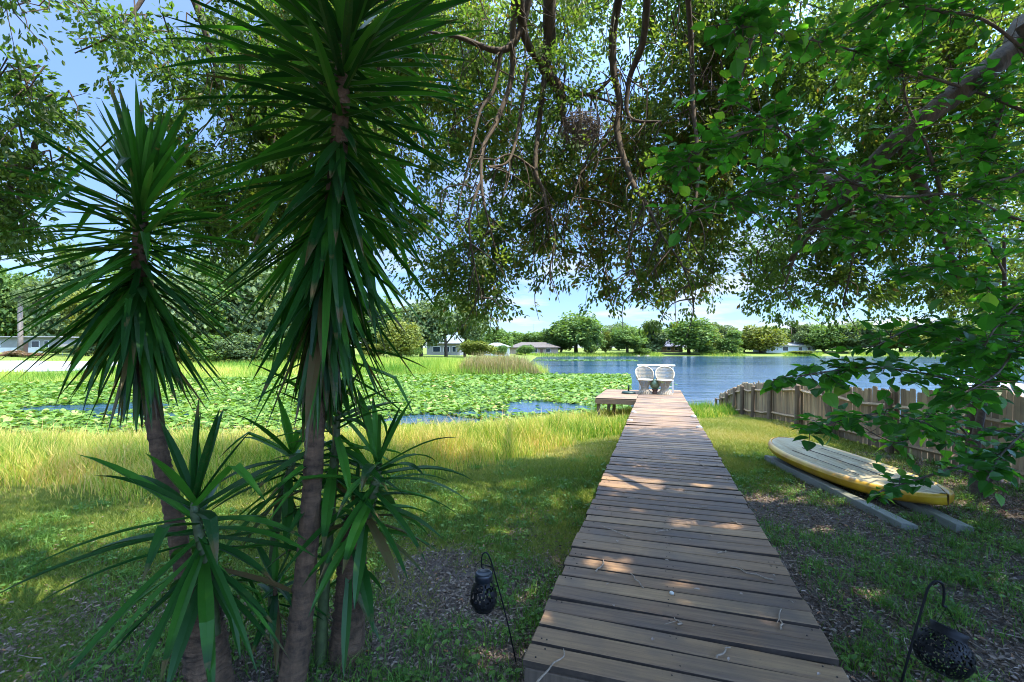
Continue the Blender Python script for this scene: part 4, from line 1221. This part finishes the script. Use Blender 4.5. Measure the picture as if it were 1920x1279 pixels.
tag(mb.build('lily_pads', M['pad']), 'dense sheet of lily pads spreading across the pond', 'lily pads', kind='stuff')

# ------------------------------------------------------------------ reeds and far banks
P = scatter(4200, (-8, 4.6), (50.5, 56), lambda x, y: ((x+1.5)/5.0)**2+((y-53)/2.4)**2 < 1)
n = len(P); mb = MB(); blades(mb, pts3(P), R.uniform(.6, 2.3, n)*np.clip(1.15-((P[:, 0]+1.5)/5.0)**6-.3*R.random(n), .3, 1.2), .05, R.uniform(.05, .45, n), np.clip(R.normal(.6, .28, n), 0, 1))
tag(mb.build('reeds', M['reed']), 'brown reed bed at the tip of the grassy spit', 'reeds', kind='stuff')
P = scatter(46000, (-70, 5), (38, 82), lambda x, y: (lake_sd(x, y) > -.4) & view(x, y, 3) & ~((x < -43) & (y > 43.5) & (y < 63)) & (R.random(len(x)) < np.clip(50/np.maximum(y, 1), .2, 1)**2) & ((x > -44) | (y < 44) | (R.random(len(x)) < .1)))
n = len(P); mb = MB()
lv = np.clip(.35+.7*(vnoise(np.stack([P[:, 0], P[:, 1]*1.4, 0*P[:, 0]], 1), .35)-.5)+R.normal(0, .15, n), 0, 1)
blades(mb, pts3(P), R.uniform(.3, .85, n)*np.where((P[:, 1] > 50) & (P[:, 1] < 58) & (P[:, 0] > -25), 1.9, 1), .05, R.uniform(.1, .6, n), lv, True)
tag(mb.build('bank_grass', M['tall']), 'rough green and straw grass covering the spit beyond the lily pads', 'grass', kind='stuff')
P = scatter(14000, (-5, 160), (150, 178), lambda x, y: (lake_sd(x, y) > -.5) & (lake_sd(x, y) < 7) & (vnoise(np.stack([x, y, 0*x], 1), .12) > .3))
n = len(P); mb = MB(); blades(mb, pts3(P), R.uniform(.3, 1.3, n), .12, R.uniform(.1, .6, n), np.clip(R.normal(.35, .2, n), 0, 1), True)
tag(mb.build('shore_grass', M['tall']), 'green grass fringe along the far lake shore', 'grass', kind='stuff')


# ------------------------------------------------------------------ far trees
def crown_mesh(kind, seed):
    rg = np.random.default_rng(seed)
    n = 7000; mb = MB()
    # unit tree: height 1, width 1; lobes then leaf clumps on them
    nl = {'round': 36, 'tall': 32, 'loose': 30, 'bush': 20}[kind]
    c = rg.standard_normal((nl, 3)); c /= np.linalg.norm(c, axis=1)[:, None]
    if kind == 'round': c = c*rg.uniform(.55, .95, (nl, 1))*np.array([.38, .38, .40])+np.array([0, 0, .52]); r = rg.uniform(.11, .19, nl)
    elif kind == 'tall': c = c*rg.uniform(.4, .95, (nl, 1))*np.array([.32, .32, .44])+np.array([0, 0, .5]); c[:, :2] *= np.clip(1.35-c[:, 2:3], .3, 1); r = rg.uniform(.09, .17, nl)
    elif kind == 'loose': c = c*rg.uniform(.5, 1., (nl, 1))*np.array([.42, .42, .32])+np.array([0, 0, .64]); r = rg.uniform(.08, .15, nl)
    else: c = c*rg.uniform(.3, .9, (nl, 1))*np.array([.38, .38, .34])+np.array([0, 0, .42]); r = rg.uniform(.12, .22, nl)
    w = rg.integers(0, nl, n)
    d = rg.standard_normal((n, 3)); d /= np.linalg.norm(d, axis=1)[:, None]
    p = c[w]+d*r[w][:, None]*(rg.random((n, 1))**.3)*np.array([1, 1, .85])
    p[:, 2] = np.maximum(p[:, 2], .03)
    sz = rg.uniform(.018, .042, n)*(1.0 if kind != 'loose' else .9)
    lobev = rg.uniform(-.2, .2, nl)
    leaves(mb, p, d*.6+rg.standard_normal((n, 3))*.7, d*.7+rg.standard_normal((n, 3))*.5+np.array([0, 0, .5]), sz*1.4, sz, np.clip(.45+lobev[w]+rg.normal(0, .17, n), 0, 1), .2)
    return mb, c, r


def trunk_unit(c, seed, thick=.03, low=.0):
    rg = np.random.default_rng(seed); mb = MB()
    top = c[:, 2].max()*.8
    mb.tube([(0, 0, -.05), (.01, 0, .15), (-.01, .01, .35), (.01, 0, top)], [thick*1.3, thick, thick*.8, thick*.2], 8, .5, True, .06)
    for i in rg.permutation(len(c))[:9]:
        b = rg.uniform(.2, .5)
        mb.tube([(0, 0, b), c[i]*.5+np.array([0, 0, b*.5]), c[i]], [thick*.5, thick*.32, thick*.1], 5, cap=False)
    return mb


PROTO = {}
for kd, sd in (('round', 1), ('round', 2), ('round', 3), ('tall', 4), ('tall', 5), ('loose', 6), ('loose', 7), ('bush', 8), ('bush', 9)):
    mb, c, r = crown_mesh(kd, sd)
    tm = trunk_unit(c, sd, .026 if kd != 'bush' else .014)
    PROTO.setdefault(kd, []).append((mb, tm))
meshcache = {}


def proto_mesh(kd, i, mat):
    key = (kd, i, mat)
    if key not in meshcache:
        mb, tm = PROTO[kd][i]
        a = mb.build('crown', M[mat]); b = tm.build('trunk', M['bark'], smooth=True)
        meshcache[key] = (a.data, b.data)
        bpy.data.objects.remove(a); bpy.data.objects.remove(b)
    return meshcache[key]


FT = []


def far_tree(px, top, wpx, d, kd, mat, label, name='tree', cat='tree', group='trees around the lake', zoff=0.):
    x = (px-CX)/F*d; z = float(gz(x, d))
    ztop = CZ-(top-HY)/F*d; h = ztop-z; w = wpx/F*d
    i = R.integers(0, len(PROTO[kd]))
    a, b = proto_mesh(kd, i, mat)
    t = thing(name, label, cat, (x, d, z), R.uniform(0, 6.28), group)
    t.scale = (w*1.25, w*1.25, h*1.03)
    for me, nm in ((b, 'trunk'), (a, 'crown')):
        o = bpy.data.objects.new(nm, me); COL.objects.link(o); o.parent = t
    return t


G1 = 'trees on the far lake shore'
for a in [
    (1080, 588, 104, 176, 'round', 'oak_far', 'tall domed dark green tree on the far shore, highest of that shore'),
    (1052, 603, 62, 178, 'round', 'oak_far', 'rounded green tree leaning on the left side of the domed tree'),
    (1108, 602, 62, 172, 'tall', 'oak_far', 'upright green tree just right of the domed tree'),
    (1136, 617, 34, 174, 'tall', 'yellow_far', 'narrow yellow green tree on the far shore'),
    (1176, 612, 76, 173, 'round', 'oak_far', 'broad green tree left of the bare rocky landing on the far shore'),
    (1226, 599, 66, 178, 'tall', 'grey_far', 'tall greyish green tree left of the dark steep roofed house'),
    (1292, 598, 92, 176, 'round', 'oak_far', 'wide spreading green tree right of the dark steep roofed house'),
    (1372, 618, 58, 171, 'tall', 'oak_far', 'dense conical dark tree close to the water above the fence end'),
    (1426, 607, 84, 180, 'round', 'yellow_far', 'olive tinged round tree beside the white lakeside house'),
    (1484, 602, 56, 190, 'loose', 'grey_far', 'thin grey green tree behind the white lakeside house'),
    (1345, 606, 60, 196, 'round', 'grey_far', 'hazy tree behind the dense conical tree'),
    (1545, 604, 80, 184, 'round', 'oak_far', 'green tree right of the white lakeside house'),
    (1612, 598, 90, 180, 'round', 'grey_far', 'grey green tree glimpsed above the sapling tips on the far shore'),
    (1690, 606, 90, 178, 'round', 'yellow_far', 'yellowish tree glimpsed through the sapling leaves'),
    (1765, 598, 80, 182, 'loose', 'grey_far', 'airy tree left of the right hand far house'),
    (1835, 604, 90, 178, 'round', 'oak_far', 'green tree over the right hand far house'),
    (1910, 600, 90, 176, 'tall', 'grey_far', 'grey tree at the right end of the far shore'),
    (1980, 596, 110, 178, 'round', 'oak_far', 'green tree beyond the right end of the far shore'),
    (965, 620, 70, 185, 'round', 'oak_far', 'low green tree over the long brown roof'),
    (1008, 628, 44, 215, 'round', 'grey_far', 'low distant tree under the radio mast'),
    (1036, 631, 40, 205, 'round', 'grey_far', 'low distant tree between the mast and the domed tree'),
    (1160, 606, 60, 215, 'round', 'grey_far', 'distant tree behind the broad tree on the far shore'),
    (1255, 612, 60, 210, 'round', 'oak_far', 'distant tree behind the dark steep roofed house'),
    (930, 612, 60, 150, 'round', 'oak_far', 'green tree behind the white walled house left of the lake'),
    (1010, 618, 60, 182, 'round', 'oak_far', 'green tree just left of the domed tree, over the roof end'),
    (1200, 612, 60, 190, 'round', 'oak_far', 'green tree between the broad tree and the tall greyish tree'),
    (1320, 610, 60, 186, 'round', 'yellow_far', 'light green tree between the spreading tree and the conical tree'),
    (1395, 616, 50, 190, 'round', 'oak_far', 'green tree between the conical tree and the olive tree'),
    (1460, 612, 60, 196, 'round', 'oak_far', 'green tree behind the olive tree'),
    (1520, 616, 60, 196, 'tall', 'grey_far', 'slim grey green tree at the right end of the white lakeside house'),
    (1580, 610, 70, 196, 'round', 'oak_far', 'green tree in the gap right of the white lakeside house'),
    (1650, 612, 70, 194, 'round', 'oak_far', 'green tree seen under the drooping oak leaves at right'),
    (1730, 612, 70, 196, 'round', 'oak_far', 'green tree between the yellowish tree and the airy tree'),
    (900, 622, 60, 168, 'round', 'oak_far', 'green tree in the gap behind the straw tinged shrub'),
    (985, 626, 50, 190, 'round', 'grey_far', 'grey green tree behind the long brown roof'),
]:
    far_tree(*a, group=G1)
G2 = 'trees beyond the lily pond'
for a in [
    (836, 556, 96, 100, 'loose', 'grey_far', 'tall open tree with bare grey trunks before the low grey house'),
    (872, 575, 80, 104, 'loose', 'grey_far', 'open grey green tree right of the bare trunked tree'),
    (790, 566, 92, 96, 'round', 'grey_far', 'tall grey green tree left of the bare trunked tree'),
    (752, 598, 74, 82, 'round', 'yellow_far', 'bright yellow green tree beside the tallest yucca head'),
    (700, 560, 120, 92, 'round', 'oak_far', 'green tree behind the tallest yucca head'),
    (640, 540, 130, 96, 'round', 'grey_far', 'grey green tree hidden behind the tallest yucca trunk'),
    (570, 500, 150, 84, 'round', 'oak_far', 'big dark tree behind the lower leaves of the tallest yucca'),
    (485, 478, 150, 72, 'round', 'grey_far', 'big grey green tree between the two yucca heads, nearer the tall one'),
    (410, 470, 150, 70, 'round', 'oak_far', 'big rounded tree between the two yucca heads, nearer the leaning one'),
    (345, 500, 120, 66, 'round', 'grey_far', 'grey leaved tree right behind the leaning yucca trunk'),
    (262, 505, 150, 84, 'round', 'oak_far', 'green tree behind the leaning yucca head'),
    (190, 530, 110, 82, 'round', 'yellow_far', 'yellow green tree seen through the left yucca leaves'),
    (128, 455, 130, 108, 'tall', 'grey_far', 'tall grey tree right of the bare palm trunk'),
    (62, 520, 100, 112, 'round', 'oak_far', 'green tree behind the bare palm trunk'),
    (10, 500, 100, 108, 'round', 'oak_far', 'green tree over the left end of the grey house'),
    (-60, 490, 120, 104, 'round', 'oak_far', 'green tree at the far left edge behind the grey house'),
]:
    far_tree(*a, group=G2)
G3 = 'shrubs on the far banks'
for a in [
    (345, 640, 70, 56, 'bush', 'yellow_far', 'bright yellow green shrub at the pond edge right of the leaning yucca'),
    (392, 618, 90, 58, 'bush', 'oak_far', 'dense dark shrub at the pond edge between the yuccas'),
    (445, 615, 90, 60, 'bush', 'grey_far', 'grey shrub at the pond edge left of the tall yucca leaves'),
    (505, 618, 90, 62, 'bush', 'oak_far', 'dark shrub at the pond edge behind the tall yucca leaves'),
    (565, 628, 80, 64, 'bush', 'yellow_far', 'olive shrub left of the tall yucca trunk'),
    (300, 640, 70, 60, 'bush', 'grey_far', 'grey shrub behind the leaning yucca trunk'),
    (700, 640, 60, 84, 'bush', 'yellow_far', 'light green shrub right of the tall yucca trunk'),
    (745, 645, 50, 88, 'bush', 'oak_far', 'small green shrub beside the yellow green tree'),
    (895, 628, 70, 96, 'bush', 'yellow_far', 'straw tinged bushy shrub before the low grey house'),
    (935, 640, 40, 112, 'bush', 'oak_far', 'small dark shrub before the white walled house'),
    (985, 640, 34, 150, 'bush', 'oak_far', 'small round green shrub on the lawn before the long brown roof'),
    (770, 632, 46, 92, 'bush', 'oak_far', 'dark green shrub at the left end of the low grey house'),
    (22, 655, 46, 74, 'bush', 'pink_far', 'pinkish flowering shrub before the grey house, left of the palm'),
    (62, 658, 40, 72, 'bush', 'pink_far', 'pinkish flowering shrub just right of the palm trunk'),
    (110, 646, 50, 84, 'bush', 'oak_far', 'dark green shrub at the right end of the grey house'),
    (160, 640, 60, 78, 'bush', 'grey_far', 'grey shrub right of the wire fence'),
    (1205, 648, 40, 170, 'bush', 'oak_far', 'low shrub beside the bare rocky landing'),
    (1330, 645, 50, 172, 'bush', 'oak_far', 'low green shrub left of the dense conical tree'),
    (1500, 655, 50, 169, 'bush', 'yellow_far', 'straw coloured bush by the water before the white lakeside house'),
]:
    far_tree(*a, name='shrub', cat='shrub', group=G3)

# bare palm trunk by the grey house
d = 78; x = (38-CX)/F*d; z = float(gz(x, d)); pm = thing('palm_tree', 'tall slim palm with pale bare trunk before the grey house', 'palm', (x, d, z))
m_ = MB(); m_.tube([(0, 0, -.2), (.05, 0, 3), (-.03, 0, 7), (.05, 0, 10.2)], [.42, .36, .33, .30], 10, .5, True, .04); m_.build('trunk', plain('palm_bark', (.21, .17, .14), .9, 0, 3, .3), pm, True)
m_ = MB()
for i in range(34):
    az = i*2.4; el = R.uniform(-.9, 1.2); l = R.uniform(1.3, 2.2); p = np.array([.05, 0, 10.2])
    e = p+np.array([math.cos(az)*math.cos(el), math.sin(az)*math.cos(el), math.sin(el)])*l*.6; e2 = e+np.array([math.cos(az)*.7, math.sin(az)*.7, -.7])*l*.5
    m_.tube([p, e, e2], [.03, .02, .01], 4, cap=False)
    k = 26; s = np.linspace(.1, 1, k)[:, None]; pos = np.where(s < .5, p+(e-p)*s*2, e+(e2-e)*(s*2-1))
    sd_ = unit(np.cross(e2-p, [0, 0, 1.]))
    leaves(m_, pos, sd_*np.where(np.arange(k) % 2, 1, -1)[:, None]+unit(e2-p)*.6+np.array([0, 0, -.4]), np.tile([0, 0, 1.], (k, 1))+R.normal(0, .3, (k, 3)), .55, .07, np.clip(R.normal(.4, .15, k), 0, 1))
m_.build('crown', M['grey_far'], pm)


# ------------------------------------------------------------------ houses
def house(px0, px1, ytop, d, label, wall, roof, depth=9, pitch=.0, eave=.5, wins=(), low=None, hw=2.7, name='house', doors=()):
    x0, x1 = (px0-CX)/F*d, (px1-CX)/F*d; z = float(gz((x0+x1)/2, d))
    t = thing(name, label, 'house', ((x0+x1)/2, d+depth/2, z), 0, 'houses around the lake')
    w = x1-x0
    m = MB(); m.box((0, 0, hw/2-.3), (w, depth, hw+.6), None, .5); m.build('wall', wall, t)
    if low is not None:
        m = MB(); m.box((0, -depth/2-.03, .5), (w*.98, .06, 1.0), None, .5); m.build('plinth', low, t)
    m = MB()
    if pitch <= .05:
        m.box((0, 0, hw+.16), (w+2*eave, depth+2*eave, .22), None, .5, .03)
    else:
        hx, hy = w/2+eave, depth/2+eave; rz = hw+pitch; rx = max(hx-hy*.8, .2*hx)
        V = [(-hx, -hy, hw), (hx, -hy, hw), (hx, hy, hw), (-hx, hy, hw), (-rx, 0, rz), (rx, 0, rz), (-hx, -hy, hw-.15), (hx, -hy, hw-.15), (hx, hy, hw-.15), (-hx, hy, hw-.15)]
        m.add(V, [[0, 1, 5, 4], [2, 3, 4, 5], [0, 6, 7, 1], [1, 7, 8, 2], [2, 8, 9, 3], [3, 9, 6, 0], [6, 9, 8, 7]], [[1, 2, 5], [3, 0, 4]])
    m.build('roof', roof, t)
    for (u, zc, ww, wh) in wins:
        m = MB(); m.box((u*w, -depth/2-.02, zc), (ww+.16, .08, wh+.16), None, .5); f_ = m.build('window', M['white'], t)
        m = MB(); m.box((u*w, -depth/2-.05, zc), (ww, .06, wh), None, .5); m.build('pane', M['glass'], f_)
    for u in doors:
        m = MB(); m.box((u*w, -depth/2-.03, 1.02), (.95, .08, 2.05), None, .5); m.build('door', M['brown_pot'], t)
    return t


grey_w = plain('grey_render', (.18, .178, .168), .8, 0, .8, .12); white_w = plain('white_render', (.5, .49, .46), .8, 0, .8, .08)
roof_p = plain('pale_roofing', (.24, .24, .24), .8, 0, 1.5, .12); roof_b = plain('brown_shingle', (.10, .082, .068), .9, 0, 2, .25); roof_d = plain('dark_shingle', (.09, .09, .12), .8, 0, 2, .25)
brown_w = plain('brown_cladding', (.12, .075, .06), .8, 0, 1, .2); blue_w = plain('pale_blue_render', (.40, .44, .47), .8, 0, .8, .1); tan_w = plain('tan_brick', (.30, .22, .16), .85, 0, 2, .2)
house(-40, 108, 625, 92, 'flat roofed grey house with white lower wall behind the palm', grey_w, roof_p, 9, 0, .6, [(-.28, 1.7, 1.6, 1.1), (.02, 1.7, .7, 1.2), (.22, 1.7, 1.5, 1.2), (.36, 1.7, .8, 1.2)], white_w, 3.0, doors=(.1,))
house(800, 862, 634, 118, 'low grey house with pale flat roof behind the bare trunked tree', grey_w, roof_p, 9, 0, .6, [(-.2, 1.5, 1.8, 1.3), (.1, 1.5, 1.4, 1.3), (.33, 1.5, .9, 1.3)], None, 2.9)
house(906, 955, 640, 128, 'small white walled house behind the reeds', white_w, roof_p, 8, 1.1, .5, [(-.2, 1.5, 1.4, 1.2), (.25, 1.5, 1.4, 1.2)], None, 2.6)
house(956, 1046, 640, 166, 'long low tan house with brown and pale roof left of the domed tree', tan_w, roof_b, 11, 1.9, .9, [(-.3, 1.5, 2, 1.2), (0, 1.5, 2.4, 1.4), (.3, 1.5, 1.6, 1.2)], None, 2.6, doors=(.16,))
house(1243, 1280, 638, 190, 'dark brown house with steep slate coloured roof on the far shore', brown_w, roof_d, 9, 3.2, .7, [(-.2, 1.5, 1.5, 1.3), (.2, 1.5, 1.5, 1.3)], None, 2.5)
house(1318, 1350, 644, 192, 'small pale house half hidden left of the conical tree', white_w, roof_p, 8, .9, .5, [(0, 1.5, 1.5, 1.2)], None, 2.5)
house(1436, 1528, 642, 184, 'pale blue white lakeside house under the olive tree', blue_w, roof_p, 10, 1.2, .8, [(-.35, 1.6, 1.4, 1.3), (-.1, 1.6, 2.2, 1.6), (.2, 1.6, 1.4, 1.3), (.38, 1.6, 1.2, 1.2)], None, 3.0)
house(1770, 1905, 640, 186, 'long grey house with pale roof seen through the sapling leaves', grey_w, roof_p, 10, 1.3, .8, [(-.3, 1.5, 2, 1.3), (0, 1.5, 2, 1.3), (.3, 1.5, 1.8, 1.3)], None, 2.8)

# wire mesh fence by the grey house
wf = thing('wire_fence', 'low galvanised wire fence beside the grey house', 'fence', (-79, 80, float(gz(-79, 80))))
for i in range(7):
    m_ = MB(); m_.tube([(i*2.2, 0, -.2), (i*2.2, 0, 1.25)], .04, 6); m_.build('post', M['steel'], wf)
m_ = MB(); m_.tube([(0, 0, 1.2), (13.2, 0, 1.2)], .03, 5); m_.build('rail', M['steel'], wf)
m_ = MB()
for s in np.arange(0, 13.2, .22):
    m_.tube([(s, 0, .05), (min(s+1.1, 13.2), 0, 1.18)], .008, 3, cap=False); m_.tube([(s, .01, 1.18), (min(s+1.1, 13.2), .01, .05)], .008, 3, cap=False)
m_.build('mesh', M['steel'], wf)
# radio mast
d = 420; x = (1000-CX)/F*d; z = CZ-.5; ms = thing('radio_mast', 'thin lattice radio mast far behind the trees', 'mast', (x, d, z))
m_ = MB(); hM = 22.5
for a in range(3):
    c, s = math.cos(a*2.094), math.sin(a*2.094); m_.tube([(c*.5, s*.5, 0), (c*.2, s*.2, hM)], .07, 4)
m_.build('legs', M['steel'], ms)
m_ = MB()
for i in range(30):
    z0, z1 = i*.75, (i+1)*.75; w0, w1 = .5-.3*z0/hM, .5-.3*z1/hM
    for a in range(3):
        c0_, s0_ = math.cos(a*2.094), math.sin(a*2.094); c1_, s1_ = math.cos((a+1)*2.094), math.sin((a+1)*2.094)
        m_.tube([(c0_*w0, s0_*w0, z0), (c1_*w1, s1_*w1, z1)], .04, 3, cap=False)
m_.build('lattice', M['steel'], ms)

# rocky landing on the far shore
rk = thing('boat_ramp', 'pale bare rocky landing at the water on the far shore', 'landing', ((1203-CX)/F*164, 164, ZW))
for i in range(9):
    m_ = MB(); a = R.uniform(.5, 1.1); m_.lathe([(.01, .32*a), (.5*a, .28*a), (.8*a, .12*a), (.9*a, -.3)], (R.uniform(-3.4, 3.4), R.uniform(2.5, 4.6), .1), 9); m_.build('rock', M['pink_rock'], rk)

# covered motor boat behind the fence
bx = np.array([18.0, 16.6, -.82]); bt = thing('motor_boat', 'white motor boat with windscreen and tan cover moored behind the fence', 'boat', bx, .08)
secs = []
for u in np.linspace(0, 1, 12):
    xx = -2.9+5.4*u; hw = .95*min(1, (u*2.6)**.6) if u < .4 else .95; kz = .32*(1-min(1, u*2))**2
    secs.append([(xx, -hw, .95), (xx, -hw*.92, .55), (xx, -hw*.6, .15+kz), (xx, 0, .0+kz*1.3), (xx, hw*.6, .15+kz), (xx, hw*.92, .55), (xx, hw, .95)])
V = np.array(secs).reshape(-1, 3); m_ = MB()
m_.add(V, [[i*7+j, i*7+j+1, (i+1)*7+j+1, (i+1)*7+j] for i in range(11) for j in range(6)]+[[i*7+6, i*7, (i+1)*7, (i+1)*7+6] for i in range(11)])
m_.add(np.array(secs[-1]), [[0, 1, 5, 6], [1, 2, 4, 5]], [[2, 3, 4]])
m_.build('hull', M['hull'], bt, False)
m_ = MB(); m_.box((-.2, 0, .985), (5.2, 1.86, .05), None, .5, .02); 
m_ = MB(); w_ = [(-1.7, -.85), (-2.15, -.5), (-2.3, 0), (-2.15, .5), (-1.7, .85)]
top_ = [(-.95, -.75), (-1.25, -.45), (-1.35, 0), (-1.25, .45), (-.95, .75)]
V = [(x, y, .96) for x, y in w_]+[(x, y, 1.45) for x, y in top_]
m_.add(V, [[j, j+1, j+6, j+5] for j in range(4)]); ws = m_.build('windscreen', plain('tinted_screen', (.30, .36, .42), .12, 0, 3, .1), bt)
m_ = MB(); m_.tube([(x, y, 1.46) for x, y in top_], .018, 6)
for (x, y), (x2, y2) in zip(w_, top_): m_.tube([(x, y, .96), (x2, y2, 1.46)], .016, 5)
m_.build('windscreen_frame', M['steel'], bt)
cv = []
for u in np.linspace(0, 1, 9):
    xx = -.85+3.3*u; hz = 1.42-.22*u+.03*math.sin(u*9)
    cv.append([(xx, -.98, .93), (xx, -.8, 1.1+.3*(hz-1.1)), (xx, -.4, hz-.05), (xx, 0, hz), (xx, .4, hz-.05), (xx, .8, 1.1+.3*(hz-1.1)), (xx, .98, .93)])
V = np.array(cv).reshape(-1, 3); m_ = MB()
m_.add(V, [[i*7+j, (i+1)*7+j, (i+1)*7+j+1, i*7+j+1] for i in range(8) for j in range(6)]); m_.build('cover', M['cover'], bt, True)
m_ = MB(); m_.box((-.1, .9, .55), (.04, .04, .04));
